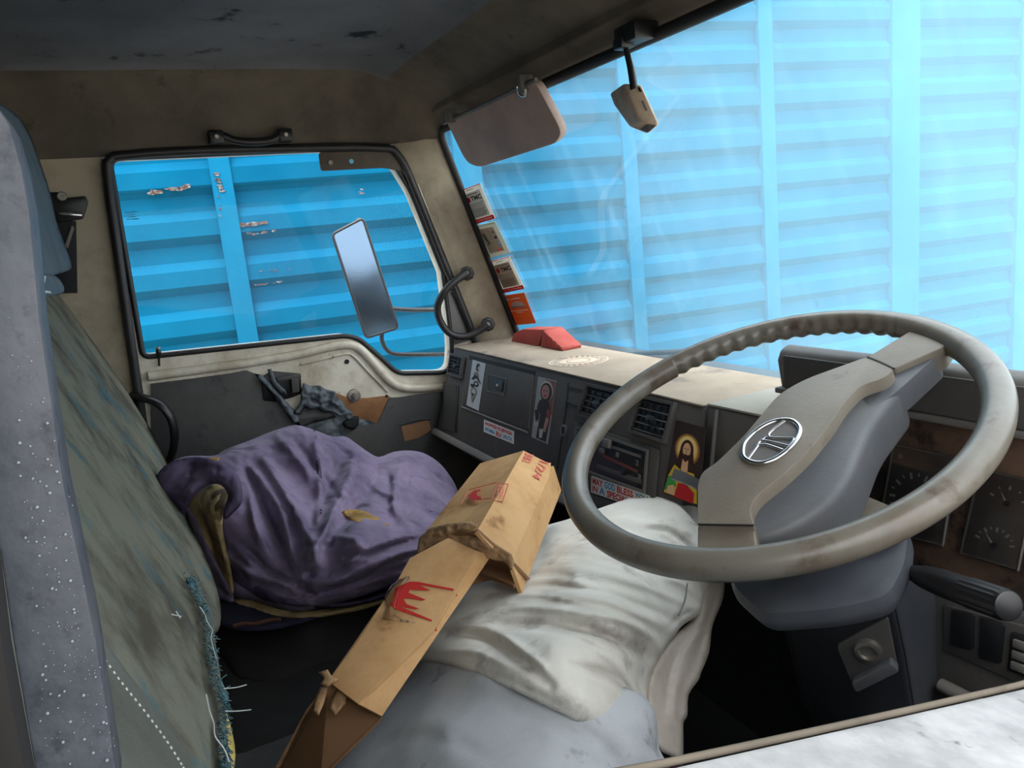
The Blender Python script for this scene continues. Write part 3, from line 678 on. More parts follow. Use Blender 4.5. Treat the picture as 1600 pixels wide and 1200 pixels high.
# switch blanks on the lower panel
LP = PL((.5, .760, .612), (0, -.16, -.005))
for i, q in enumerate([[(1487, 952), (1521, 961), (1519, 1017), (1483, 1008)], [(1531, 963), (1569, 977), (1562, 1039), (1528, 1028)], [(1579, 987), (1616, 1000), (1610, 1062), (1573, 1047)]]):
    s = plate('switch', q, LP, .006, m_vent, dash, .006, .003, .001)
    if i == 2:
        for v0 in (.12, .40, .68):
            qq = [LP(*p, .0062) for p in q]; prism('switch_rocker', sub(qq, .2, v0, .8, v0 + .2), LP.n * .004, m_dash2, s, .001)
plate('switch_surround', [(1474, 944), (1640, 990), (1630, 1085), (1474, 1016)], LP, .004, m_dash, dash, .003, .004, .001)
tube('parcel_rail', [LP(1470, 1070, .01), LP(1540, 1105, .01), LP(1640, 1150, .01)], .008, m_dash2, dash, 10)

def onq(quad, lift): return [DF(*p, lift) for p in quad]
def vent(name, quad, ns, nv, par=dash, knob=True):
    q = onq(quad, .0015); n = DF.n
    f = prism(name, q, n * .001, m_vent, par)
    holed('vent_frame', offset_loop(q, n, .003), [offset_loop(q, n, -.0025)], n * .009, m_dash, f)
    for k in range(nv):
        u = (k + 1) / (nv + 1); prism('fin', sub([p + n * .001 for p in q], u - .012, .04, u + .012, .96), n * .003, m_vent2, f)
    for k in range(ns):
        v = (k + .5) / ns; s = sub(q, .04, v - .05, .96, v + .02)
        prism('slat', [s[0] + n * .003, s[1] + n * .003, s[2] + n * .008, s[3] + n * .008], V3((0, .0006, -.0012)), m_vent2, f)
    if knob: prism('knob', sub([p + n * .008 for p in q], .42, .44, .62, .58), n * .004, m_vent2, f, .001)
    return f
vent('air_vent', [(708, 554), (727, 560), (722, 590), (703, 584)], 6, 2)
vent('air_vent', [(922, 602), (970, 614), (953, 662), (907, 647)], 5, 3)
vent('air_vent', [(1004, 620), (1057, 632), (1042, 690), (988, 673)], 5, 4)
# speaker grille of fine slots
gq = onq([(694, 597), (717, 603), (714, 676), (690, 669)], .001); gp = prism('speaker_grille', gq, DF.n * .002, m_vent, dash, .0005)
for k in range(22):
    v = (k + .5) / 22; prism('slat', [p + DF.n * .002 for p in sub(gq, .1, v - .012, .9, v + .012)], DF.n * .0015, m_dash, gp)
# glovebox
gl = plate('glovebox_door', [(735, 562), (833, 586), (825, 672), (723, 633)], DF, .004, m_dash, dash, .0035, .003, .0012)
plate('glovebox_gap', [(733, 555), (836, 580), (835, 587), (733, 562)], DF, .002, m_rubd, gl, .0015)
rc = plate('latch_recess', [(764, 585), (791, 592), (787, 618), (761, 611)], DF, .002, m_vent, gl, .005, .0015)
tube('recess_edge', onq([(764, 585), (791, 592), (787, 618), (761, 611)], .0055), .0012, m_dash2, gl, 6, True, 0)
plate('latch', [(772, 593), (785, 596), (783, 612), (770, 608)], DF, .003, m_black, rc, .008, .001, .0006)
bolt('key_barrel', DF(778, 602, .008), DF.n, .004, m_chrome, rc)
tube('glovebox_lip', onq([(721, 636), (770, 655), (824, 676)], .003), .0028, m_dash2, dash, 8, sm=2)
tube('dash_seam', onq([(888, 598), (884, 640), (870, 735)], .0012), .0012, m_rubd, dash, 6, sm=2)
tube('dash_seam', [DF(1120, 640, .001), DF(1108, 770, .001)], .003, m_dash2, dash, 8, sm=0)
for a, b in (((887, 604), (909, 610)), ((883, 628), (902, 634))): tube('panel_seam', onq([a, b], .001), .0009, m_rubd, dash, 6, sm=0)
# empty socket with worn edge
lathe('socket_hole', DF(881, 673, .0), DF.n, [(0, .012), (.0025, .012), (.003, .010), (.0032, .0078), (.0012, .0078), (.0012, 0)], m_dash2, dash, 20)
lathe('socket_dark', DF(881, 673, .0013), DF.n, [(0, .0076), (.0004, .0076)], m_rubd, dash, 20)
# heater and radio console
cq = onq([(897, 659), (1033, 702), (1024, 800), (880, 752)], .001); con = prism('heater_console', rnd(cq, .006), DF.n * .006, m_dash, dash, .002)
iq = onq([(904, 669), (1014, 706), (1009, 768), (895, 726)], .007); prism('console_face', rnd(iq, .003), DF.n * .002, m_vent, con, .001)
iq = [p + DF.n * .0022 for p in iq]
holed('console_frame', offset_loop(iq, DF.n, .003), [offset_loop(iq, DF.n, -.001)], DF.n * .004, m_dash2, con)
prism('slider_slot', sub(iq, .50, .14, .93, .22), DF.n * .002, m_dash2, con, .0005)
prism('slider_slot', sub(iq, .10, .10, .32, .20), DF.n * .002, m_dash2, con, .0005)
prism('slider_knob', sub(iq, .44, .02, .54, .24), DF.n * .009, m_dash2, con, .0015)
prism('slider_knob', sub(iq, .40, .30, .45, .42), DF.n * .006, m_dash2, con, .001)
art('red_stripe', iq, [(flat('dull red stripe', (110, 56, 50)), [(.42, .44), (.90, .54), (.90, .62), (.42, .52)])], con)
for ch, u, v in (('1', .60, .27), ('2', .86, .30), ('3', .90, .62)): text('number', ch, sub(iq, u, v, u + .045, v + .13), m_gink, con)
prism('card_slot', sub(iq, .36, .74, .96, .86), DF.n * .001, m_dash, con, .0003)
lathe('dial', sub(iq, .74, .70, .8, .8)[0], DF.n, [(0, .007), (.004, .0065), (.0045, .004)], m_black, con, 16)
prism('side_slot', sub(iq, .02, .12, .14, .34), DF.n * .001, m_dash, con)
prism('lower_tray_face', onq([(880, 756), (1022, 804), (1015, 822), (872, 772)], .002), DF.n * .004, m_dash, con, .001)

# ------------------------------------------------------------------ stickers on the dash (each a thin card)
def card(name, label, quad, plane, mat, lift=.001, th=.0006, cat='sticker', group=None):
    q = [plane(*p, lift) for p in quad]
    e = empty(name); tag(e, label, cat, group); prism('card', q, plane.n * th, mat, e); return e, [p + plane.n * (th + .0001) for p in q]
e, q = card('sticker', 'white sticker with Swahili words in red and blue letters under the glovebox', [(756.5, 655.5), (803.5, 674), (803, 694), (756, 674.5)], DF, m_white)
text('lettering', 'HUWEZI KUJENGA', sub(q, .05, .12, .95, .48), m_red2, e, bold=.03)
text('lettering', 'NYUMBA', sub(q, .05, .56, .40, .86), m_skyb, e, bold=.03); text('lettering', 'BILA', sub(q, .44, .52, .62, .90), m_red2, e, bold=.03); text('lettering', 'UKUTA', sub(q, .66, .54, .95, .86), m_skyb, e, bold=.03)
e, q = card('sticker', 'white sticker with the blessing words in red and blue below the heater controls', [(924.5, 743), (1016, 775), (1016, 802), (923.5, 769)], DF, m_white, .008)
text('lettering', 'MAY', sub(q, .03, .08, .22, .48), m_red2, e, bold=.03); text('lettering', 'GOD', sub(q, .25, .06, .44, .47), m_skyb, e, bold=.03)
text('lettering', 'BLESS', sub(q, .47, .06, .74, .47), m_red2, e, bold=.03); text('lettering', 'YOU', sub(q, .77, .06, .97, .47), m_skyb, e, bold=.03)
text('lettering', 'IN', sub(q, .03, .54, .13, .92), m_red2, e, bold=.03); text('lettering', 'A', sub(q, .16, .50, .26, .92), m_skyb, e, bold=.03)
text('lettering', 'SPECIAL', sub(q, .30, .54, .66, .94), m_red2, e, bold=.03); text('lettering', 'WAY', sub(q, .72, .54, .95, .94), m_skyb, e, bold=.03)
e, q = card('sticker', 'narrow pale grey sticker with dark scrollwork print at the left of the glovebox door', [(739, 562), (759, 568), (748, 642), (729, 633)], DF, flat('pale grey card', (176, 180, 184)), .0042)
art('print', q, [(m_ink, ell(.5, .13, .16, .09, 14)), (m_offw, ell(.58, .14, .07, .05, 12)), (m_gink, ell(.46, .30, .22, .07, 14)), (m_ink, [(.1, .42), (.35, .30), (.62, .32), (.95, .46), (.7, .42), (.5, .36), (.3, .42)]),
    (m_ink, ell(.55, .48, .20, .06, 14)), (m_offw, ell(.55, .48, .10, .03, 12)), (m_ink, [(.1, .52), (.4, .50), (.5, .58), (.2, .58)]), (m_gink, ell(.45, .66, .25, .10, 14)), (m_offw, ell(.45, .66, .15, .06, 12)), (m_ink, ell(.42, .72, .10, .03, 10)), (m_gink, [(.3, .76), (.6, .76), (.48, .88), (.4, .88)])], e)
e, q = card('sticker', 'tall sticker of a smiling crowned figure in dark clothes right of the glovebox', [(841, 588), (870, 595), (856, 694), (831, 683)], DF, flat('worn grey print', (150, 150, 150)), .001)
sk = flat('faded skin print', (164, 120, 108)); dk = flat('dark print', (40, 34, 38)); rd = flat('maroon print', (140, 50, 50))
art('print', q, [(flat('brown print', (120, 84, 70)), [(.45, .02), (1, .02), (1, .55), (.55, .5)]), (m_offw, ell(.55, .20, .36, .165, 18)), (dk, ell(.55, .22, .32, .15, 18)), (sk, ell(.52, .22, .22, .115, 18)), (dk, ell(.45, .20, .04, .010, 8)), (dk, ell(.60, .20, .04, .010, 8)), (rd, ell(.53, .28, .08, .014, 8)),
    (dk, [(.25, .38), (.45, .33), (.8, .36), (.95, .55), (.9, .98), (.3, .98), (.4, .6), (.15, .5)]), (rd, [(.75, .46), (.95, .5), (.92, .62), (.76, .58)]), (sk, [(.74, .60), (.92, .62), (.8, .84), (.66, .82)]), (m_ink, [(.05, .56), (.3, .50), (.34, .66), (.2, .74)]), (m_offw, ell(.25, .76, .12, .04, 10)), (m_offw, [(.45, .82), (.7, .80), (.66, .94), (.5, .96)])], e)
e, q = card('picture_card', 'small picture card of a bearded haloed man in yellow and red beside the heater panel', [(1057, 656), (1104, 669), (1094, 792), (1036, 770)], DF, flat('dark brown print', (52, 40, 38)), .001, cat='picture')
gd = flat('gold print', (226, 186, 96)); g2 = flat('pale gold print', (240, 214, 140)); skn = flat('skin print', (224, 176, 138)); hr = flat('brown hair print', (58, 34, 26))
art('print', q, [(flat('amber glow print', (150, 104, 54)), ell(.50, .34, .38, .205, 22)), (gd, ell(.50, .34, .32, .18, 22)), (g2, ell(.50, .33, .27, .155, 22)), (hr, ell(.50, .35, .20, .135, 20)), (hr, [(.30, .36), (.70, .36), (.78, .62), (.60, .66), (.40, .66), (.24, .60)]),
    (skn, ell(.50, .35, .12, .095, 18)), (skn, [(.42, .44), (.58, .44), (.60, .62), (.50, .67), (.40, .62)]), (hr, [(.385, .40), (.615, .40), (.59, .47), (.5, .51), (.41, .47)]), (skn, ell(.5, .36, .105, .070, 14)), (hr, ell(.5, .418, .065, .012, 10)), (flat('nose shade print', (190, 140, 104)), [(.49, .34), (.51, .34), (.525, .395), (.475, .395)]), (hr, ell(.455, .335, .025, .007, 8)), (hr, ell(.545, .335, .025, .007, 8)), (rd, ell(.5, .425, .03, .005, 8)),
    (flat('yellow robe print', (206, 176, 48)), [(.22, .58), (.40, .62), (.50, .72), (.62, .62), (.80, .62), (.92, .82), (.95, .98), (.05, .98), (.10, .74)]), (flat('green robe print', (60, 150, 70)), [(.10, .76), (.24, .72), (.36, .84), (.20, .96), (.06, .94)]), (m_red2, [(.40, .80), (.62, .78), (.86, .86), (.86, .99), (.34, .99)]), (skn, [(.14, .88), (.30, .84), (.36, .97), (.12, .98)])], e)
# round paper disc on the dust
e = empty('round_sticker'); tag(e, 'round cream paper sticker with ring lettering lying on the dash top', 'sticker')
DT = PZ(.7672); c = DT(904, 564); rx = (DT(951, 560) - DT(857, 567)).length / 2
cen = V3((c.x, c.y, .7672)); ry_ = .058
u = V3((1, .0, 0)); v = V3((0, 1, 0)); R0 = min(rx, .085)
bm = bmesh.new()
def disc(r, z, mi_):
    vs = [bm.verts.new(cen + (u * math.cos(2 * math.pi * k / 48) + v * math.sin(2 * math.pi * k / 48)) * r + V3((0, 0, z))) for k in range(48)]
    return vs
prism('paper', [cen + (u * math.cos(2 * math.pi * k / 48) + v * math.sin(2 * math.pi * k / 48)) * R0 for k in range(48)], (0, 0, .0006), M('cream paper', (186, 170, 148), .7, var=((170, 150, 124), 14, .45, .7)), e)
bm.free()
for r_ in (.92, .66, .40): tube('printed_ring', [cen + (u * math.cos(2 * math.pi * k / 40) + v * math.sin(2 * math.pi * k / 40)) * R0 * r_ + V3((0, 0, .0007)) for k in range(40)], .0006, flat('brown ink', (120, 90, 70)), e, 5, True, 0)
for k in range(26):
    A = 2 * math.pi * k / 26; d = u * math.cos(A) + v * math.sin(A); t = v * math.cos(A) - u * math.sin(A); p = cen + d * R0 * .79 + V3((0, 0, .0007))
    prism('printed_mark', [p - t * .003 - d * .005, p + t * .002 - d * .005, p + t * .003 + d * .005, p - t * .001 + d * .005], (0, 0, .0003), m_gink, e)
prism('curled_edge', [cen + V3((-R0 * 1.0, -.012, .001)), cen + V3((-R0 * .86, -.022, .001)), cen + V3((-R0 * .84, .0, .014)), cen + V3((-R0 * 1.02, .006, .012))], (0, 0, .0008), m_offw, e)

# stickers on the windscreen
e1, q1 = card('licence_sticker', 'topmost white licence sticker with red foot strip on the windscreen edge', [(716, 299), (750, 286), (774, 341), (741, 351)], WS, p_white)
e2, q2 = card('licence_sticker', 'pale grey permit sticker, second from the top on the windscreen edge', [(741, 353), (774, 346), (798, 395), (765, 403)], WS, p_grey)
e3, q3 = card('licence_sticker', 'third windscreen sticker down, beige panel with red foot strip', [(762, 410), (796, 400), (820, 451), (786, 458)], WS, p_white)
e4, q4 = card('service_sticker', 'orange sticker with grey half dome, lowest on the windscreen edge', [(785, 462), (819, 457), (838, 505), (805, 508)], WS, p_orange)
for e, q, bgm in ((e1, q1, p_silver), (e3, q3, p_tan)):
    L = [(p_red, [(.0, .0), (1, 0), (1, .02), (.03, .02), (.03, .88), (0, .88)]), (bgm, [(.14, .14), (.88, .14), (.88, .86), (.14, .86)]), (p_red, [(0, .88), (1, .88), (1, 1), (0, 1)]), (p_red, [(.22, .26), (.34, .24), (.36, .36), (.26, .40), (.22, .36)])]
    for k in range(9):
        v0 = .45 + k * .044; L.append((p_gink if k < 4 else p_ink, [(.18, v0), (.84 - .03 * (k % 3), v0), (.84 - .03 * (k % 3), v0 + .018), (.18, v0 + .018)]))
    art('print', q, L, e)
    text('lettering', 'TMC', sub(q, .40, .25, .86, .38), p_ink, e, .0012, bold=.04); text('lettering', 'For Deep Searches', sub(q, .14, .905, .92, .975), p_white, e, .0016, bold=.0)
    art('fine_print', q, [(p_gink, [(.36, .06), (.68, .06), (.68, .08), (.36, .08)]), (p_gink, [(.30, .18), (.76, .18), (.76, .21), (.30, .21)])], e, .0012)['kind'] = 'stuff'
art('print', q2, [(m_green, [(.05, .03), (.95, .03), (.95, .045), (.08, .045), (.08, .95), (.05, .95)]), (p_tan, [(.14, .13), (.80, .13), (.80, .88), (.14, .88)]), (flat('dark green print', (50, 70, 56)), [(.2, .25), (.3, .3), (.34, .5), (.4, .62), (.3, .6), (.22, .45)]), (p_ink, ell(.24, .62, .04, .02, 8)), (p_gink, [(.5, .2), (.53, .2), (.56, .5), (.53, .5)]),
    (p_gink, ell(.70, .28, .08, .05, 10)), (p_ink, ell(.72, .45, .07, .04, 10)), (m_skyb, ell(.74, .64, .08, .05, 10)), (p_white, ell(.74, .64, .04, .025, 8)), (m_pinkp, [(.5, .82), (.78, .78), (.78, .86), (.5, .87)])], e2)
art('print', q4, [(p_white, ell(.17, .12, .09, .065, 12)), (p_orange, ell(.20, .09, .05, .03, 8)), (p_silver, [(.22, .42)] + [(.52 - .32 * math.cos(A), .42 - .19 * math.sin(A)) for A in [k * math.pi / 10 for k in range(1, 10)]] + [(.86, .42)]), (p_gink, [(.20, .40), (.84, .40), (.84, .44), (.20, .44)])], e4)
art('fine_print', q4, [(p_white, [(.32, .13), (.76, .12), (.76, .155), (.32, .165)]), (p_white, [(.10, .52), (.92, .52), (.92, .545), (.10, .545)]), (p_white, [(.34, .58), (.66, .58), (.66, .60), (.34, .60)])], e4, .0012)['kind'] = 'stuff'

# ------------------------------------------------------------------ red wedge box at the windscreen corner
rb = empty('plastic_box'); tag(rb, 'faded red wedge shaped plastic box at the far end of the dash top', 'box')
RP0 = PY(.915)
def RP(a, b, l=0): return RP0(a + 6, b - 2, l)
A_, B_, C_, D_, E_, F_ = [RP(*p) for p in [(817, 536), (822, 519), (836, 512), (872, 512), (866, 528), (862, 540)]]
prism('shell', [A_, B_, C_, D_, E_, F_], (0, -.05, 0), m_red, rb, .003)
q0 = [RP(872, 512, .0), RP(866, 530, .0)]
wd = [D_ + V3((0, -.05, 0)), D_, V3((RP(915, 541).x, .925, .770)), V3((RP(912, 545).x, .875, .768)), E_ + V3((0, -.052, -.004))]
prism('sloping_end', [V3((D_.x, .865, D_.z)), V3((D_.x, .915, D_.z)), V3((D_.x + .085, .915, .775)), V3((D_.x + .085, .865, .772)), V3((D_.x - .005, .863, .772))][0:4], (-.004, 0, -.012), m_red, rb, .002)
prism('front_panel', [V3((E_.x, .863, .768)), V3((D_.x, .862, D_.z - .002)), V3((D_.x + .083, .862, .776)), V3((D_.x + .083, .862, .768))], (0, .05, 0), m_red, rb, .002)
for k in range(4):
    x0 = D_.x + .01 + k * .018; prism('rib', [V3((x0, .8605, .770)), V3((x0 + .003, .8605, .770)), V3((x0 + .003, .8605, D_.z - .006 - .0085 * k)), V3((x0, .8605, D_.z - .004 - .0085 * k))], (0, .003, 0), m_red, rb)

# ------------------------------------------------------------------ wiper outside the windscreen
wi = empty('wiper'); tag(wi, 'black windscreen wiper resting along the bottom of the windscreen', 'wiper')
WO = WS.off(-.02)
tube('wiper_arm', [WO(925, 556), WO(1000, 552), WO(1078, 549)], [.003, .005, .006], m_rubd, wi, 8)
prism('wiper_blade', [WO(930, 554), WO(1060, 548), WO(1078, 552), WO(940, 560)], -WS.n * .006, m_rubd, wi, .001)

# ------------------------------------------------------------------ sun visor, mirror camera box
sv = empty('sun_visor'); tag(sv, 'brown grey sun visor flipped down at the passenger end of the windscreen', 'sun visor')
VS = WS.off(.045)
plate('visor_panel', [(697, 190), (835, 126), (878, 207), (868, 224), (748, 262), (728, 254)], VS, .016, m_visor, sv, 0, [.006, .018, .02, .02, .03, .03], .006)
tube('visor_rod', [VS(694, 193, .0), VS(770, 157, .004), VS(838, 124, .0)], .004, m_dash2, sv, 8)
for a, b in ((703, 186), (815, 138)):
    c0 = VS(a, b, .006); boxm('hinge_bracket', (c0.x - .012, c0.y - .008, c0.z - .008), (c0.x + .012, c0.y + .02, c0.z + .022), m_dash2, sv, .003)
tube('chrome_clip', [VS(808, 135, .012), VS(812, 148, .014), VS(820, 150, .014), VS(821, 138, .012)], .0025, m_chrome, sv, 8)
mc = empty('rear_view_mirror'); tag(mc, 'beige boxed rear view mirror hanging on a black stalk from the windscreen header', 'mirror')
HB = PY(.715)
b0 = HB(985, 50)
boxm('mount_bracket', (b0.x - .030, b0.y - .01, b0.z - .014), (b0.x + .024, b0.y + .035, b0.z + .012), m_black, mc, .004)
boxm('bracket_block', (b0.x - .028, b0.y - .014, b0.z - .020), (b0.x - .004, b0.y + .01, b0.z - .004), m_black, mc, .003)
tube('stalk', [HB(975, 58), HB(979, 80), HB(986, 108), HB(991, 140)], [.0045, .0042, .0055, .006], m_black, mc, 12)
FB = PL(HB(1000, 170), (.75, -.55, .1))
f1 = [FB(975, 131), FB(1001, 133), FB(1029, 194), FB(1012, 209), FB(990, 201), FB(975, 175)]
pn = -FB.n
bm = bmesh.new()
front = [HB(976, 131), HB(1002, 133), HB(1030, 193), HB(1012, 200), HB(988, 176)]
back = [HB(953, 146), HB(975, 131) + V3((0, .02, 0)), HB(1012, 209), HB(984, 198), HB(959, 163)]
Pm = dict(a=HB(975, 131), b=HB(1002, 133), c=HB(1030, 194), d=HB(1000, 190), e=HB(953, 146), f=HB(959, 163), g=HB(984, 198), h=HB(1012, 209))
for k, dy in (('a', -.010), ('b', .004), ('c', .004), ('d', -.022), ('e', .014), ('f', .014), ('g', .010), ('h', .006)): Pm[k] = Pm[k] + ray(990, 165).normalized() * dy
vv = {k: bm.verts.new(p) for k, p in Pm.items()}
bk = {k: bm.verts.new(Pm[k] + ray(990, 165).normalized() * .03) for k in 'abcefgh'}
F = bm.faces.new
F([vv[k] for k in 'abcd']); F([vv[k] for k in 'aefd'][::-1]) ; F([vv['f'], vv['g'], vv['d']]); F([vv['g'], vv['h'], vv['c'], vv['d']])
loop = ['a', 'b', 'c', 'h', 'g', 'f', 'e']
for i in range(7):
    a, b = loop[i], loop[(i + 1) % 7]; F((vv[a], vv[b], bk[b], bk[a]))
F([bk[k] for k in loop])
bmesh.ops.recalc_face_normals(bm, faces=bm.faces); bevel(bm, .003, 3, .3)
smooth_by_angle(from_bm('mirror_casing', bm, m_beigep, mc))
prism('label_mark', [Pm['b'].lerp(Pm['c'], t).lerp(Pm['a'].lerp(Pm['d'], t), u) - ray(990, 165).normalized() * .0008 for t, u in ((.42, .42), (.42, .30), (.68, .30), (.68, .42))], ray(990, 165).normalized() * .0006, m_gink, mc)
prism('dark_port', [Pm['b'].lerp(Pm['c'], t).lerp(Pm['a'].lerp(Pm['d'], t), u) - ray(990, 165).normalized() * .0008 for t, u in ((.06, .28), (.06, .14), (.18, .14), (.18, .28))], ray(990, 165).normalized() * .0006, m_ink, mc)
prism('lower_window', [Pm['c'].lerp(Pm['h'], t).lerp(Pm['d'].lerp(Pm['g'], t), u) - ray(990, 165).normalized() * .001 for t, u in ((.15, .05), (.85, .05), (.85, .5), (.15, .5))], ray(990, 165).normalized() * .0006, m_dash2, mc)

# ================================================================== STEERING
wh = empty('steering_wheel'); tag(wh, 'large grey two spoke steering wheel with chrome oval emblem on its hub', 'steering wheel')
WU = WN.cross(V3((0, 1, 0))).normalized(); WV = WN.cross(WU)
def wang(px, py): d = WP(px, py) - WC; return math.atan2(d.dot(WV), d.dot(WU))
ga, gb = wang(1077, 590), wang(1410, 512)
ga %= 2 * math.pi; gb %= 2 * math.pi
if gb < ga: ga, gb = gb, ga
if gb - ga > math.pi: ga, gb = gb, ga + 2 * math.pi
bm = bmesh.new(); NS = 900; rings = []
for i in range(NS):
    A = 2 * math.pi * i / NS; rr = .0148; d = WU * math.cos(A) + WV * math.sin(A)
    AA = A if A >= ga else A + 2 * math.pi; ing = ga < AA < gb
    ring = []
    for k in range(16):
        B = 2 * math.pi * k / 16; r = rr
        if ing: r = rr - .0030 * (max(0, -math.cos(B) * .85 - math.sin(B) * .5)) * (.5 + .5 * math.cos((AA - ga) * .215 * 2 * math.pi / .020)) 
        ring.append(bm.verts.new(WC + d * (.215 + r * math.cos(B)) + WN * r * math.sin(B)))
    rings.append(ring)
for i in range(NS):
    a, b = rings[i], rings[(i + 1) % NS]
    for k in range(16): bm.faces.new((a[k], a[(k + 1) % 16], b[(k + 1) % 16], b[k]))
from_bm('rim', bm, m_wheel, wh, True)
def wplate2(name, px, h, depth, mat, bw, r=.008, par=wh):
    pl = WP.off(h); pts = rnd([pl(*p) for p in px], r); return prism(name, pts, -WN * depth, mat, par, bw, 4)
hub = wplate2('hub_pad', [(1090, 756), (1097, 737), (1120, 722), (1162, 681), (1217, 615), (1258, 592), (1355, 557), (1398, 574), (1384, 590), (1345, 602), (1318, 630), (1296, 664), (1262, 706), (1228, 738), (1182, 774), (1170, 796), (1178, 820), (1090, 819)], .012, .022, m_pad, .009, [.01, .01, .006, .01, .02, .015, .008, .008, .01, .01, .01, .01, .02, .02, .02, .01, .002, .002])
wplate2('spoke', [(1356, 557), (1440, 506), (1490, 520), (1474, 542), (1397, 576)], .005, .026, m_pad, .007, .004)
wplate2('spoke', [(1090, 820), (1178, 822), (1184, 868), (1090, 866)], .005, .022, m_pad, .007, .004)
lp = wplate2('hub_skirt', [(1110, 800), (1150, 745), (1215, 680), (1262, 640), (1345, 600), (1392, 582), (1412, 598), (1360, 665), (1330, 740), (1300, 780), (1240, 820), (1185, 840), (1130, 838)], -.002, .056, m_colm, .012, .02)
wplate2('spoke_skirt', [(1330, 605), (1400, 576), (1462, 541), (1468, 551), (1408, 606), (1360, 640)], -.002, .030, m_colm, .008, .01)
hubc = WP.off(-.03)(1238, 752)
lathe('hub_base', hubc - WN * .075, WN, [(0, .046), (.006, .050), (.04, .052), (.070, .050)], m_colm, wh, 32)
# chrome emblem
EP = WP.off(.0135)
def zq(x, y): return (1120 + x / 10, 630 + y / 10)
em = tube('emblem', [EP(*zq(*p)) for p in [(1080, 262), (1200, 285), (1290, 370), (1300, 470), (1240, 590), (1120, 720), (980, 830), (850, 900), (700, 940), (560, 925), (450, 870), (410, 790), (430, 640), (520, 520), (620, 430), (760, 340), (920, 280)]], .0027, m_chrome, hub, 8, True, 4)
plate('emblem_field', [zq(*p) for p in [(1080, 262), (1200, 285), (1290, 370), (1300, 470), (1240, 590), (1120, 720), (980, 830), (850, 900), (700, 940), (560, 925), (450, 870), (410, 790), (430, 640), (520, 520), (620, 430), (760, 340), (920, 280)]], WP.off(.0128), .0006, m_dash2, em)
for pth in ([(1060, 280), (900, 400), (820, 480), (830, 535), (960, 548), (1210, 552)], [(480, 890), (560, 780), (640, 670), (690, 590), (860, 610), (1120, 675)], [(1210, 560), (1180, 620), (1120, 675)], [(780, 510), (720, 560), (690, 590)], [(620, 660), (760, 650), (900, 690), (1040, 740)]):
    tube('emblem_bar', [EP(*zq(*p)) for p in pth], .0017, m_chrome, em, 8, sm=4)
tube('pad_seam', [WP.off(.012)(*p) for p in [(1356, 558), (1376, 566), (1397, 576)]], .0012, m_rub, wh, 6)
tube('pad_seam', [WP.off(.012)(*p) for p in [(1091, 819.5), (1178, 821)]], .0010, m_rub, wh, 6, sm=0)
# column
co = empty('steering_column'); tag(co, 'dark grey steering column shroud with key lock and stalks below the wheel', 'steering column')
X0 = .45; XP = PX(X0)
side = [XP(*p) for p in [(1372, 800), (1400, 792), (1418, 830), (1431, 881), (1484, 943), (1477, 1017), (1472, 1090), (1480, 1230), (1458, 1260), (1435, 1149), (1413, 1017), (1391, 918), (1378, 860)]]
prism('shroud', side, (-.19, 0, 0), m_colmd, co, .012, 3)
cc = WC - WN * .11
top_ = WP.off(-.075)
plate('upper_cowl', [(1230, 838), (1300, 778), (1340, 766), (1398, 790), (1420, 808), (1400, 838), (1300, 860), (1225, 862)], WP.off(-.072), .012, m_pad, co, 0, .015, .005)
plate('lower_cowl', [(1135, 880), (1215, 840), (1300, 780), (1398, 794), (1424, 830), (1418, 880), (1392, 930), (1310, 950), (1190, 960), (1140, 915)], WP.off(-.085), .030, m_colmd, co, 0, .015, .012)
tube('shroud_seam', [XP(1391, 918, .001), XP(1413, 1017, .001), XP(1435, 1149, .001)], .001, m_rubd, co, 6, sm=2)
# key lock recess on the rear face of the shroud
YF = PL(XP(1391, 960), (0.15, -(XP(1391, 918).z - XP(1435, 1149).z), -(XP(1435, 1149).y - XP(1391, 918).y)))
kl = plate('lock_surround', [(1307, 1009), (1388, 965), (1404, 1048), (1336, 1082)], YF, .004, m_dash, co, .006, .005, .001)
plate('lock_ledge', [(1330, 1068), (1392, 1036), (1406, 1050), (1338, 1083)], YF, .012, m_colm, kl, .018, .004, .003)
lathe('key_lock', YF(1356, 1014, .006), YF.n, [(0, .015), (.006, .014), (.007, .010), (.003, .009), (.003, 0)], m_steel, kl, 24)
# stalks
sb_ = PX(.505)(1388, 882); se = PX(.655)(1579, 948); ax = (se - sb_).normalized(); L_ = (se - sb_).length
lathe('stalk_boot', sb_ - ax * .030, ax, [(0, .021), (.012, .021), (.014, .017), (.022, .017), (.024, .020), (.032, .019), (.034, .012)], m_rub, co, 28)
lathe('stalk', sb_, ax, [(0, .0045), (L_ * .14, .0045), (L_ * .22, .0065), (L_ * .36, .0105), (L_ * .50, .0120), (L_ * .70, .0122)], m_black, co, 24)
lathe('stalk_knob', sb_ + ax * L_ * .70, ax, [(0, .0122), (.003, .0128), (L_ * .26, .0126), (L_ * .28, .0115), (L_ * .29, .0114), (L_ * .295, .010)], m_black, co, 40, ((1, 2), .93))
ls = PX(.25)(1130, 795); le = PX(.17)(1052, 741)
tube('left_stalk', [ls, PX(.20)(1090, 757), le], [.006, .009, .010], m_colm, co, 4, sm=2)

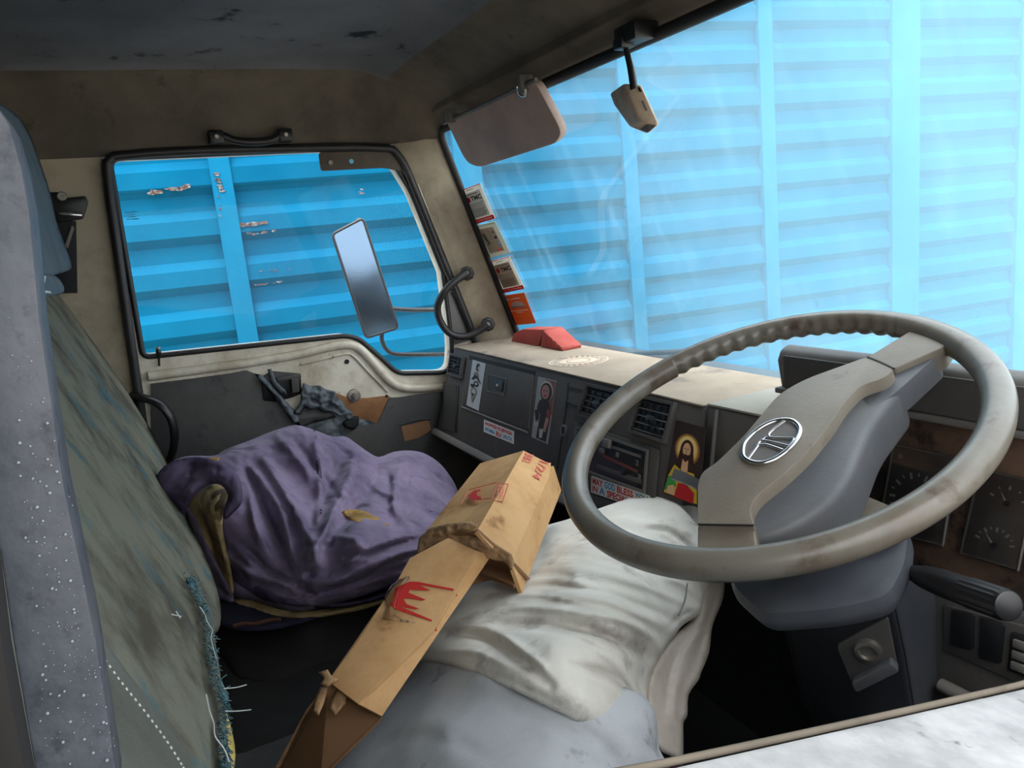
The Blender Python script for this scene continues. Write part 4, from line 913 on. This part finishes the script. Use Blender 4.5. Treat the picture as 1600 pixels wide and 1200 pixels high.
# ================================================================== SEATS
ps = empty('passenger_seat'); tag(ps, 'grey green cloth bench seat back beyond the torn seat, against the far door', 'seat')
relief('backrest', [(-60, 470), (20, 452), (62, 450), (100, 450), (138, 462), (158, 500), (182, 560), (212, 625), (240, 680), (262, 725), (285, 790), (325, 880), (345, 950), (335, 990), (290, 950), (200, 850), (110, 740), (60, 705), (-60, 700)], SB, m_seat, ps, folds=[([(100, 500), (130, 580), (185, 680), (250, 790)], 16, -.010), ([(75, 480), (110, 620), (190, 740), (270, 860)], 10, .006), ([(90, 540), (120, 620), (160, 690)], 6, -.006)], step=7, ew=45, ed=.045, thick=.09, nz=(.006, 9))
boxm('cushion', (-.80, -.02, .16), (.04, .50, .43), m_seatb, ps, .05, 5)
relief('cushion_roll', [(330, 940), (420, 925), (560, 920), (700, 900), (760, 900), (760, 990), (700, 1010), (560, 1050), (470, 1080), (390, 1072), (352, 1040)], [(340, 960, PZ(.455)), (600, 930, PZ(.455)), (700, 960, PZ(.45)), (500, 1060, PZ(.42)), (360, 1060, PZ(.44)), (480, 980, PZ(.46))], m_seatb, ps, folds=[([(370, 970), (480, 960), (620, 940)], 14, .006)], step=8, ew=40, ed=.03, thick=.10, nz=(.005, 12))
hr_ = empty('headrest'); tag(hr_, 'blue grey cloth covered headrest tied on above the passenger seat', 'headrest')
HRP = PL((0, -.09, 1.1), (0, 1, .12))
relief('cover', [(-40, 170), (20, 175), (44, 205), (60, 245), (78, 300), (88, 345), (103, 385), (112, 415), (104, 424), (84, 430), (66, 440), (40, 438), (-40, 440)], HRP, m_headr, hr_, folds=[([(50, 230), (66, 320), (80, 410)], 7, .010), ([(70, 290), (84, 360), (98, 410)], 5, -.008), ([(30, 260), (44, 360), (60, 420)], 6, -.006)], step=5, ew=22, ed=.04, thick=.10, nz=(.005, 14), sm=3)
relief('gathered_hem', [(48, 436), (70, 428), (88, 432), (98, 444), (100, 456), (84, 462), (62, 462), (50, 456)], HRP.off(.004), m_headr, hr_, folds=[([(60, 432), (62, 460)], 2.5, -.006), ([(72, 430), (76, 460)], 2.5, -.006), ([(84, 434), (92, 458)], 2.5, -.006)], step=3, ew=8, ed=.02, thick=.05, nz=(.006, 60), sm=2)
for p in ([(52, 436), (56, 450), (60, 458)], [(70, 432), (66, 446), (58, 456)], [(62, 458), (72, 456), (78, 457)]): tube('tie_wire', [HRP(*a, .012) for a in p], .0012, m_thread, hr_, 6)

ds = empty('driver_seat'); tag(ds, 'torn grey green cloth driver seat with frayed teal edge and yellow foam', 'seat')
SD = SB.off(.012)
relief('backrest', [(-60, 660), (40, 655), (84, 668), (110, 690), (140, 722), (180, 770), (215, 815), (250, 862), (285, 905), (310, 925), (326, 945), (331, 968), (338, 1010), (345, 1060), (352, 1110), (356, 1160), (358, 1290), (200, 1290), (-60, 1290)], SD, m_seat, ds,
       folds=[([(80, 690), (140, 790), (200, 890), (250, 1010), (300, 1150), (320, 1250)], 14, .010), ([(100, 760), (170, 880), (220, 1000), (270, 1120), (300, 1230)], 16, -.008), ([(130, 900), (190, 1000), (250, 1090), (300, 1200)], 22, .012)], step=7, ew=34, ed=.040, thick=.08, nz=(.005, 10))
relief('side_bolster', [(-60, 900), (100, 905), (140, 960), (185, 1030), (230, 1090), (275, 1150), (310, 1215), (330, 1300), (-60, 1300)], SD.off(.018), m_seatc, ds, folds=[([(120, 930), (200, 1050), (280, 1170), (310, 1260)], 14, .008)], step=8, ew=22, ed=.02, thick=.03, nz=(.003, 12))
SD3 = SD.off(.023)
bm = bmesh.new()
path = [Vector((a, b, 0)) for a, b in [(150, 1010), (185, 1060), (225, 1110), (262, 1160), (290, 1205)]]
for i, p in enumerate(resample(catmull(path, 6), 9)):
    if i % 1 == 0: tube('s', [SD3(p.x - 1.2, p.y - 2, .004), SD3(p.x + 1.2, p.y + 2, .004)], .0004, None, seg=5, sm=0, bm=bm)
o = from_bm('stitching', bm, m_thread, ds); o['kind'] = 'stuff'
relief('frayed_band', [(296, 902), (308, 915), (322, 960), (330, 1010), (345, 1060), (358, 1090), (352, 1110), (356, 1200), (358, 1290), (330, 1290), (322, 1180), (312, 1100), (306, 1040), (300, 980), (294, 935)], SD.off(-.006), m_teal, ds, folds=[([(300, 930), (318, 1020), (338, 1120)], 5, .006)], step=5, ew=10, ed=.012, thick=.02, nz=(.006, 60), sm=3)
bm = bmesh.new(); rg = random.Random(5); edge = resample(catmull([Vector((a, b, 0)) for a, b in [(300, 900), (322, 950), (330, 1000), (340, 1060), (352, 1090), (352, 1150), (356, 1210)]], 6), 2.2)
for p in edge:
    for _ in range(3):
        a = rg.gauss(0, 1); L2 = 4 + 10 * rg.random(); x, y = p.x - 14 * rg.random(), p.y + rg.gauss(0, 3)
        tube('t', [SD(x, y, .004), SD(x + L2 * .5, y + a * 3, .008), SD(x + L2, y + a * 6 + 3, .005)], .00035, None, seg=4, sm=2, bm=bm)
o = from_bm('frayed_threads', bm, m_teal, ds); o['kind'] = 'stuff'
bm = bmesh.new()
for pts in ([(312, 948), (320, 960), (324, 972), (332, 985), (330, 998), (338, 1030)], [(322, 1085), (327, 1110), (334, 1130), (336, 1150), (350, 1170), (358, 1190)], [(268, 960), (283, 963)], [(350, 1076), (370, 1074), (385, 1070)], [(352, 1111), (372, 1111), (392, 1109)], [(275, 955), (282, 966)]):
    tube('t', [SD(*a, .010) for a in pts], .00045, None, seg=5, bm=bm)
o = from_bm('loose_threads', bm, m_thread, ds); o['kind'] = 'stuff'
relief('exposed_foam', [(350, 1112), (356, 1118), (364, 1150), (368, 1180), (364, 1215), (360, 1290), (352, 1290), (352, 1200), (348, 1150), (344, 1126)], SD.off(-.012), m_foam, ds, step=4, ew=8, ed=.01, thick=.03, sm=2)
boxm('cushion', (.10, -.02, .14), (.70, .505, .415), m_denim, ds, .045, 5)
cf = empty('centre_seat'); tag(cf, 'flat dark grey centre seat pad between the seat back and the cardboard', 'seat')
boxm('seat_pad', (.045, -.01, .10), (.098, .50, .40), m_seatb, cf, .02, 3)
relief('seat_cover', [(352, 1085), (400, 1075), (480, 1080), (560, 1060), (640, 1040), (640, 1260), (350, 1260)], PZ(.425), m_card, cf, folds=[([(380, 1120), (460, 1110), (520, 1100)], 12, .004)], step=8, ew=20, ed=.02, thick=.05, nz=(.004, 12), sm=3)

# ================================================================== JACKET on the passenger seat
jk = empty('work_jacket'); tag(jk, 'crumpled purple grey work jacket with khaki lining heaped on the passenger seat', 'jacket')
JO = [(245, 790), (243, 760), (252, 735), (275, 718), (300, 712), (335, 712), (352, 702), (380, 692), (400, 684), (430, 672), (462, 664), (492, 672), (520, 682), (540, 682), (558, 694), (575, 706), (592, 714), (615, 706), (640, 704), (662, 708), (685, 722), (702, 742), (714, 764), (718, 790), (700, 830), (690, 870), (650, 900), (610, 915), (570, 930), (520, 944), (470, 956), (430, 950), (395, 938), (360, 932), (330, 905), (300, 870), (275, 830)]
JD = [(250, 760, PZ(.66)), (275, 830, PZ(.56)), (330, 905, PZ(.50)), (300, 715, PZ(.70)), (400, 690, PX(-.56)), (470, 668, PX(-.56)), (560, 695, PX(-.57)), (600, 716, PX(-.56)), (650, 706, PX(-.60)), (715, 770, PX(-.48)), (700, 840, PZ(.54)), (520, 942, PZ(.50)), (600, 915, PZ(.50)), (430, 945, PZ(.50)), (650, 890, PZ(.53)),
      (340, 800, PZ(.64)), (420, 780, PX(-.37)), (500, 780, PX(-.37)), (480, 860, PZ(.58)), (600, 780, PX(-.36)), (640, 760, PX(-.42)), (560, 850, PZ(.60)), (380, 880, PZ(.55))]
JF = [([(492, 672), (497, 720), (500, 780), (490, 840)], 9, .012), ([(400, 700), (440, 760), (480, 830), (500, 900)], 14, .020), ([(380, 720), (410, 790), (440, 860), (470, 920)], 10, -.016), ([(540, 690), (530, 730), (500, 790), (470, 850)], 12, -.014),
      ([(556, 700), (548, 740), (520, 800), (488, 870), (460, 920)], 9, .016), ([(592, 718), (580, 760), (550, 800), (510, 850)], 12, -.016), ([(640, 712), (620, 745), (615, 790), (640, 820)], 11, .014), ([(352, 706), (400, 740), (440, 800), (455, 870)], 9, .010), ([(430, 680), (470, 720), (490, 760)], 11, .012),
      ([(460, 690), (500, 740), (540, 790)], 8, -.010), ([(700, 850), (640, 860), (560, 890), (480, 930)], 9, .014), ([(690, 870), (620, 890), (540, 915), (440, 940)], 6, -.012), ([(640, 840), (590, 860), (540, 870)], 7, -.014), ([(680, 830), (620, 842), (570, 862), (520, 900)], 7, .012),
      ([(460, 900), (500, 910), (560, 900), (610, 870)], 7, .010), ([(340, 860), (400, 900), (470, 915)], 8, .010), ([(380, 850), (420, 890), (490, 930)], 7, -.010), ([(265, 745), (300, 740), (340, 735)], 10, .010), ([(390, 760), (400, 830), (430, 890)], 7, .010), ([(670, 730), (690, 760), (700, 800)], 8, -.010), ([(560, 740), (600, 770), (640, 780)], 7, .009), ([(600, 730), (610, 760), (606, 800)], 6, -.008)]
JX = [([(410, 720), (450, 715), (490, 735)], 5, .008), ([(520, 690), (560, 725), (600, 745)], 5, -.010), ([(505, 760), (540, 775), (575, 772)], 5, .009), ([(430, 790), (470, 800), (500, 830)], 5, -.009), ([(500, 830), (540, 840), (590, 836)], 5, .010),
      ([(390, 800), (420, 850), (460, 880)], 5, .010), ([(620, 720), (650, 730), (680, 760)], 5, .009), ([(640, 790), (660, 760), (690, 742)], 4, -.008), ([(550, 880), (600, 868), (660, 846)], 4, .010), ([(520, 915), (580, 905), (640, 880)], 4, .009), ([(460, 945), (540, 925), (620, 905)], 4, -.008),
      ([(350, 830), (380, 870), (420, 905)], 4, .008), ([(500, 690), (503, 730), (506, 790)], 2.5, -.004), ([(300, 712), (350, 720), (390, 745)], 5, .007), ([(455, 860), (490, 850), (530, 855)], 4, -.008)]
relief('jacket_body', JO, JD, m_jack, jk, [(f[0], f[1] * .72, f[2] * 2.2) for f in JF] + JX, 4, 26, .05, .12, (.012, 14), 3)
def J(px, py, lift=0):   # depth of the jacket surface for pieces sewn on it
    return None
# rolled cuff / collar on the left with khaki lining
relief('collar_roll', [(243, 762), (250, 735), (276, 718), (310, 714), (345, 722), (368, 738), (378, 760), (378, 785), (366, 800), (352, 812), (348, 800), (356, 775), (345, 758), (325, 758), (304, 772), (290, 800), (278, 832), (262, 808)],
       [(250, 760, PZ(.70)), (300, 730, PZ(.72)), (370, 770, PZ(.68)), (350, 810, PZ(.645)), (278, 830, PZ(.60)), (300, 770, PZ(.69))], m_jackd, jk, [([(262, 750), (300, 740), (350, 745), (368, 775)], 9, .010), ([(280, 735), (320, 728), (350, 735)], 4, -.006), ([(258, 770), (285, 752), (310, 750)], 3, -.007), ([(300, 722), (296, 745), (284, 765)], 3, -.006), ([(340, 724), (338, 745)], 3, -.005), ([(362, 745), (354, 760)], 3, -.005)], 4, 9, .020, .03, (.004, 20), 3)
relief('lining', [(292, 792), (308, 772), (330, 756), (356, 754), (372, 764), (362, 782), (350, 800), (348, 826), (356, 865), (364, 905), (363, 938), (345, 918), (322, 885), (304, 845)],
       ('jacket_body', .022), m_khaki, jk, [([(308, 790), (326, 840), (350, 905)], 5, -.012), ([(350, 765), (332, 790), (322, 825)], 4, .008), ([(322, 770), (340, 830), (356, 895)], 3, .008)], 3, 8, .012, .02, (.005, 40), 3)
relief('front_placket', [(262, 800), (286, 790), (300, 800), (318, 838), (340, 882), (358, 920), (366, 940), (345, 936), (312, 908), (284, 868)],
       ('jacket_body', .034), m_jack, jk, [([(284, 806), (312, 870), (350, 930)], 3, -.007), ([(272, 812), (300, 875), (340, 925)], 3, .006)], 3.5, 6, .012, .02, (.004, 25), 3)
relief('opening_shade', [(330, 774), (344, 764), (358, 766), (356, 782), (342, 800), (332, 792)], ('jacket_body', .026), flat('shadowed khaki', (96, 78, 50)), jk, step=3, ew=5, ed=.004, thick=.004, sm=2)  # shade inside the collar, put into a darker khaki patch
relief('lining_patch', [(534, 800), (546, 796), (570, 798), (596, 808), (617, 826), (612, 834), (590, 832), (560, 820), (546, 812)], ('jacket_body', 0.004), m_ochre, jk, [([(545, 802), (610, 828)], 4, -.004)], 3, 6, .010, .012, (.002, 40), 2)
relief('hem_lining', [(362, 905), (395, 930), (440, 946), (480, 952), (540, 948), (598, 934), (600, 940), (570, 952), (500, 965), (440, 966), (395, 958), (364, 942)], ('cushion_roll', .022), m_khaki, jk, [([(370, 925), (430, 952), (520, 958)], 4, .006)], 3.5, 6, .010, .02, (.003, 25), 3)
relief('hem_band', [(358, 880), (400, 912), (450, 932), (500, 942), (560, 938), (620, 920), (600, 934), (540, 948), (480, 950), (430, 944), (390, 928), (362, 906)], ('jacket_body', 0.006), m_jackd, jk, [], 3.5, 7, .010, .02, (.003, 25), 3)
relief('pocket_flap', [(646, 738), (680, 752), (702, 772), (698, 808), (668, 800), (628, 806), (634, 770)], ('jacket_body', 0.006), m_jack, jk, [([(664, 748), (660, 775), (662, 800)], 2.5, -.005), ([(690, 764), (688, 800)], 2.5, .004)], 3.5, 8, .014, .02, (.003, 20), 3)
for pth in ([(494, 678), (497, 720), (500, 760)], ): pass
relief('back_seam', [(489, 676), (494, 676), (500, 720), (505, 770), (504, 800), (499, 800), (497, 770), (494, 720)], ('jacket_body', .002), m_jackd, jk, step=3, ew=3, ed=.001, thick=.002, sm=2)
relief('faded_tab', [(320, 716), (342, 714), (338, 722), (324, 722)], ('jacket_body', 0.003), m_ochre, jk, step=3, ew=3, ed=.002, thick=.004, sm=2)
relief('trouser_leg', [(335, 945), (365, 940), (440, 962), (500, 962), (470, 975), (420, 985), (365, 985), (340, 970)], PZ(.475), M('navy cloth', (34, 34, 56), .85), jk, step=5, ew=10, ed=.015, thick=.03, nz=(.004, 20), sm=3)
tube('orange_cord', [PZ(.492)(365, 978), PZ(.493)(382, 974), PZ(.492)(398, 975), PZ(.494)(420, 969), PZ(.494)(438, 968)], .003, flat('dull orange cord', (84, 58, 44)), jk, 6)

# ================================================================== PILLOW
pw = empty('pillow'); tag(pw, 'long stuffed pillow in a soiled white cotton cover lying across the centre seat', 'pillow')
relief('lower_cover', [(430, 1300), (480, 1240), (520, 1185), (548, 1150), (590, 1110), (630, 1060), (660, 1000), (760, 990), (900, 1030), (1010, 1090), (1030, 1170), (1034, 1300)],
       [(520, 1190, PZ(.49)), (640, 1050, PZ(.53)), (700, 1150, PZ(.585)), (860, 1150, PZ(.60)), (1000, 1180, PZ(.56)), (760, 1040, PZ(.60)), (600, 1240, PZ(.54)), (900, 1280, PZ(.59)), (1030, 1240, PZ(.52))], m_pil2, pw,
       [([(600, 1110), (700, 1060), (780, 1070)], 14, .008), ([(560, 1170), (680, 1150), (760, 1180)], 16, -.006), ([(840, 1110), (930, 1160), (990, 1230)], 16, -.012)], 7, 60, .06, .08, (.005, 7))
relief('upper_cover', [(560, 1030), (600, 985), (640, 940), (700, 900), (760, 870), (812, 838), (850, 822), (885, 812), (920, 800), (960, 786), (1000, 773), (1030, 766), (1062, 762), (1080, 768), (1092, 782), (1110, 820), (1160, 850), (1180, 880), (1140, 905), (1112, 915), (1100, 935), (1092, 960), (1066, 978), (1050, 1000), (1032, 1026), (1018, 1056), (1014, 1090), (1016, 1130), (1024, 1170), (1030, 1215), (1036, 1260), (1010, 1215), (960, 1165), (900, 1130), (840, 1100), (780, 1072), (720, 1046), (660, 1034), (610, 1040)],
       [(600, 990, PZ(.53)), (812, 840, PZ(.575)), (1000, 776, PZ(.625)), (1085, 775, PZ(.63)), (1110, 915, PZ(.54)), (1020, 1060, PZ(.55)), (1024, 1170, PZ(.53)), (900, 900, PZ(.635)), (860, 1010, PZ(.635)), (960, 980, PZ(.625)), (740, 960, PZ(.60)), (1000, 860, PZ(.625)), (720, 1040, PZ(.605)), (900, 1125, PZ(.61)), (1160, 860, PZ(.60)), (640, 1036, PZ(.56))], m_pil, pw,
       [(f[0], f[1] * .8, f[2] * 1.45) for f in [([(560, 1040), (640, 1036), (720, 1048), (800, 1080), (900, 1132), (980, 1180)], 9, .012), ([(740, 985), (830, 975), (920, 985), (1000, 1020), (1036, 1035)], 12, -.016), ([(860, 930), (940, 935), (1000, 960), (1050, 985)], 10, .010), ([(880, 960), (960, 965), (1010, 990), (1036, 1020)], 8, .012),
        ([(770, 925), (850, 915), (930, 925), (1010, 950), (1060, 972)], 7, -.008), ([(800, 895), (880, 885), (960, 900), (1040, 930), (1080, 950)], 6, .006), ([(790, 905), (870, 898), (940, 908), (1000, 925)], 4, -.005), ([(820, 878), (900, 868), (980, 885), (1050, 905)], 5, -.005), ([(840, 860), (900, 850), (960, 862)], 5, .004),
        ([(750, 960), (800, 950), (870, 952), (930, 962)], 6, .008), ([(660, 1000), (720, 990), (780, 1010), (830, 1045), (860, 1070)], 10, -.014), ([(700, 985), (760, 980), (810, 1010), (850, 1040)], 8, .012), ([(680, 1020), (740, 1018), (790, 1040)], 6, .006), ([(890, 1040), (950, 1055), (990, 1090), (1004, 1140)], 10, -.010), ([(930, 1010), (975, 1050), (1000, 1100), (1010, 1160)], 8, .008),
        ([(990, 830), (1040, 830), (1070, 850), (1090, 870)], 9, -.012), ([(960, 800), (1020, 795), (1070, 800)], 9, -.005), ([(920, 825), (980, 815), (1040, 820)], 9, .006), ([(1045, 985), (1060, 965), (1080, 955)], 4, -.006), ([(1040, 1000), (1030, 1020), (1018, 1050)], 4, .004), ([(830, 850), (900, 838), (980, 850), (1040, 880)], 4, .004), ([(860, 838), (940, 828), (1000, 838)], 4, -.004), ([(760, 935), (840, 930), (920, 945)], 3, .004), ([(800, 980), (880, 990), (950, 1020)], 5, -.006), ([(1030, 900), (1070, 915), (1090, 935)], 4, .005)]], 4.5, 55, .06, .07, (.0035, 12))
tube('seam', [PZ(.572)(1074, 912), PZ(.566)(1070, 938), PZ(.562)(1060, 962)], .0010, m_gink, pw, 6)
relief('loose_flap', [(1100, 905), (1130, 905), (1130, 935), (1118, 965), (1112, 985), (1108, 1020), (1096, 1050), (1092, 1062), (1076, 1086), (1074, 1118), (1068, 1130), (1068, 1160), (1066, 1196), (1052, 1184), (1030, 1172), (1016, 1150), (1010, 1100), (1014, 1060), (1030, 1020), (1056, 990), (1088, 960)],
       [(1110, 930, PZ(.515)), (1020, 1060, PZ(.53)), (1030, 1165, PZ(.51)), (1066, 1190, PZ(.46)), (1074, 1100, PZ(.47)), (1105, 1000, PZ(.475))], m_pil3, pw, [([(1100, 960), (1080, 1010), (1060, 1060), (1050, 1130)], 8, .010), ([(1120, 930), (1100, 990), (1085, 1050)], 6, -.010), ([(1060, 1010), (1045, 1060), (1040, 1120)], 6, -.006), ([(1110, 980), (1080, 1000), (1060, 1040)], 4, .006)], 4, 10, .02, .015, (.004, 20), 3)
relief('inner_ticking', [(1018, 1160), (1034, 1168), (1056, 1180), (1070, 1200), (1080, 1290), (1020, 1290)], [(1020, 1165, PZ(.50)), (1060, 1190, PZ(.44)), (1040, 1280, PZ(.46))], m_maroon, pw, step=6, ew=12, ed=.02, thick=.04)

# ================================================================== CARDBOARD
cbx = empty('cardboard_carton'); tag(cbx, 'long flattened cardboard carton with red print propped from the seat towards the dash', 'cardboard')
pA, pB, pC = PZ(.590)(592, 1118), PZ(.668)(760, 862), PZ(.600)(512, 1064)
cbn = (pB - pA).cross(pC - pA); CB = PL(pA, cbn)
def sheet(name, P, th, mat, parent, nrm):
    return prism(name, P, -Vector(nrm).normalized() * th, mat, parent, 0, smooth=False)
inner = empty('flattened_tray'); inner.parent = cbx
main = plate('long_panel', [(640, 872), (700, 840), (744, 860), (742, 875), (676, 985), (560, 1100), (512, 1064), (560, 1000), (592, 950), (622, 905)], CB, .004, m_kraft, cbx, 0, 0, .0006)
# narrow right side falling away from the panel
down = V3((.05, .02, -.03))
def fall(px, py, k=1): return CB(px, py) 
CBs = PL(CB(676, 985), CB.n + V3((.9, .3, 0)))
def strip(name, A, B, C_, D_, mat, vec, par): return prism(name, [A, B, C_, D_], vec, mat, par, .0005)
e0, e1 = CB(744, 860), CB(560, 1100); f0, f1 = CB(767, 868) + V3((0, 0, -.022)), CB(596, 1120) + V3((0, 0, -.022))
f0 = PL(e0, (CB.n + V3((.8, .5, -.2))))(768, 868); f1 = PL(e1, (CB.n + V3((.8, .5, -.2))))(597, 1119)
n2 = (e1 - e0).cross(f0 - e0).normalized(); n2 = n2 if n2.dot(CAM - e0) > 0 else -n2
side_ = strip('side_panel', e0, f0, f1, e1, m_kraft, -n2 * .004, cbx)
g0, g1 = CB(622, 905), CB(512, 1064); h0, h1 = g0 + V3((-.012, -.01, -.05)), g1 + V3((-.012, -.01, -.05))
strip('far_panel', g0, g1, h1, h0, m_kraft2, V3((.003, .003, 0)), cbx)
# red printed hand marks and outline on the panel
def cp(*pts): return [CB(560 + x / 8, 860 + y / 8, .0006) for x, y in pts]
prism('red_print', cp((460, 470), (640, 390), (740, 392), (1190, 480), (1190, 505), (860, 445), (760, 430), (900, 500), (820, 500), (640, 490), (630, 530), (840, 615), (800, 628), (640, 600), (560, 600), (600, 670), (760, 730), (700, 735), (520, 700), (920, 870), (920, 890), (560, 770), (440, 720), (400, 680), (440, 610)), CB.n * .0002, m_redp, main, smooth=False)
def sdp(x, y): 
    q = PL(e0, n2); return q(560 + x / 8, 860 + y / 8, .0006)
prism('red_line', [sdp(1200, 478), sdp(1235, 560), sdp(1225, 580), sdp(1190, 505)], n2 * .0002, m_redp, side_, smooth=False)
prism('red_line', [sdp(922, 868), sdp(975, 960), sdp(985, 1010), sdp(962, 1010), sdp(915, 890)], n2 * .0002, m_redp, side_, smooth=False)
relief('clear_tape', [(600, 935), (612, 912), (635, 900), (640, 905), (625, 925), (618, 960), (640, 970), (650, 974), (612, 970), (596, 966), (604, 948)], CB.off(.003), m_tape, main, step=3, ew=5, ed=.003, thick=.002, nz=(.002, 60), sm=2)
# ragged lower end: torn flaps and the shadowed tube interior
prism('underside', [CB(512, 1064, -.004), CB(596, 1120, -.03), PZ(.50)(500, 1215), PZ(.45)(430, 1215), PZ(.50)(470, 1130)], V3((0, 0, -.004)), m_kraft2, cbx, smooth=False)
prism('underside', [PZ(.52)(512, 1066), PZ(.50)(500, 1110), PZ(.46)(455, 1190), PZ(.46)(430, 1200), PZ(.50)(478, 1110)], V3((0, 0, -.004)), m_kraftd, cbx, smooth=False)
for pts, dz in (([(498, 1050), (512, 1046), (518, 1056), (530, 1062), (512, 1074), (500, 1070), (506, 1060)], .006), ([(530, 1068), (545, 1074), (540, 1100), (524, 1118), (514, 1108), (518, 1090)], -.006), ([(500, 1074), (514, 1072), (506, 1100), (498, 1118), (488, 1112), (492, 1092)], -.004)):
    relief('torn_edge', pts, CB.off(dz), m_kraftd, cbx, step=3, ew=4, ed=.004, thick=.004, nz=(.003, 80), sm=0)
# outer sleeve: two sloping faces over a ridge
R1, R0 = PZ(.715)(818, 704), PZ(.690)(745, 830)
L1, L0 = PZ(.690)(750, 724), PZ(.650)(656, 842)
K1, K0 = PZ(.680)(865, 728), PZ(.650)(799, 880)
def face(name, pts, th, mat, par=cbx):
    n = (pts[1] - pts[0]).cross(pts[2] - pts[0]).normalized(); n = n if n.dot(CAM - pts[0]) > 0 else -n
    bm = bmesh.new(); a = [bm.verts.new(p) for p in pts]; b = [bm.verts.new(p - n * th) for p in pts]; N = len(pts)
    f1_ = bm.faces.new(a); f2_ = bm.faces.new(b[::-1])
    for i in range(N): bm.faces.new((a[i], a[(i + 1) % N], b[(i + 1) % N], b[i]))
    bmesh.ops.triangulate(bm, faces=[f1_, f2_]); return from_bm(name, bm, mat, par), n
sl, nl = face('sleeve_left', [R1, L1, L1.lerp(L0, .5), L0, L0.lerp(R0, .25) + V3((.004, -.004, 0)), L0.lerp(R0, .6) - V3((.006, -.006, 0)), R0], .005, m_kraft)
sr, nr = face('sleeve_right', [R1, R0, R0.lerp(K0, .5) + V3((.003, -.003, 0)), K0, K0 + (K1 - K0) * .9, K1 + V3((-.012, .002, .002)), R1.lerp(K1, .8)], .005, m_kraft)
face('sleeve_side', [K1, K0, K0 + V3((-.004, .012, -.045)), K1 + V3((-.004, .012, -.045))], .005, m_kraft)
face('sleeve_inner', [L0, R0, K0, K0 + V3((-.02, .03, -.04)), L0 + V3((.0, .03, -.03))], .004, m_kraft2)
face('sleeve_floor', [K0 + V3((0, 0, -.03)), K0.lerp(K1, .3) + V3((0, 0, -.04)), PZ(.62)(735, 890), PZ(.60)(728, 912), PZ(.60)(800, 893)], .004, m_kraft2)
relief('torn_edge', [(655, 840), (672, 825), (700, 818), (735, 815), (746, 820), (752, 836), (775, 850), (800, 866), (804, 880), (798, 892), (790, 878), (775, 876), (760, 872), (745, 860), (730, 856), (712, 852), (690, 852), (668, 858), (650, 868)], [(656, 842, PZ(.655)), (745, 826, PZ(.688)), (799, 880, PZ(.655)), (700, 838, PZ(.672)), (740, 850, PZ(.672)), (660, 862, PZ(.65))], m_kraftd, cbx, [([(660, 850), (700, 838), (745, 836), (790, 870)], 4, -.006), ([(665, 842), (710, 828), (742, 826)], 3, .004), ([(750, 850), (775, 862), (796, 880)], 3, .005)], 3, 3, .003, .006, (.010, 60), 0)
def lq(*pts):   # print on the left sleeve face, from close-up pixels
    P_ = PL(R1, (L1 - R1).cross(R0 - R1)); return [P_(680 + x / 5.715, 690 + y / 5.715, .0012) for x, y in pts]
def rq(*pts):
    P_ = PL(R1, (K1 - R1).cross(R0 - R1)); return [P_(680 + x / 5.715, 690 + y / 5.715, .0012) for x, y in pts]
prism('red_hand', lq((290, 485), (350, 435), (400, 425), (405, 440), (375, 450), (370, 480), (415, 500), (410, 515), (365, 515), (350, 530), (325, 515)), nl * .0002, m_redp, sl, smooth=False)
for a, b in (((230, 560), (300, 430)), ((300, 430), (545, 365)), ((370, 520), (500, 505))): tube('print_line', lq(a, b), .0005, m_pinkp, sl, 4, sm=0)
tube('print_box', rq((555, 362), (655, 382), (600, 540), (505, 520)), .0006, m_pinkp, sr, 4, True, 0)
q = rq((620, 395), (600, 500), (545, 500), (565, 390)); text('lettering', 'KEEP', [q[0], q[1], q[2], q[3]], m_pinkp, sr, bold=.0)
q = rq((880, 120), (850, 195), (775, 175), (805, 95)); text('lettering', '382', q, m_pinkp, sr, bold=.01)
q = rq((1010, 190), (930, 350), (865, 310), (935, 165)); text('lettering', '1/2/4', q, m_pinkp, sr, bold=.01)
bpy.data.objects.remove(inner)

# ------------------------------------------------------------------ give every thing's empty a place at its base
bpy.context.view_layer.update()
for o in list(COL.objects):
    if o.type == 'EMPTY' and o.parent is None:
        lo = Vector((1e9,) * 3); hi = -lo
        for c in o.children_recursive:
            if c.type != 'MESH': continue
            for v in c.bound_box:
                for i in range(3): lo[i] = min(lo[i], v[i]); hi[i] = max(hi[i], v[i])
        if lo.x > 1e8: continue
        base = Vector(((lo.x + hi.x) / 2, (lo.y + hi.y) / 2, lo.z)); o.location = base
        for c in o.children: c.location = c.location - base
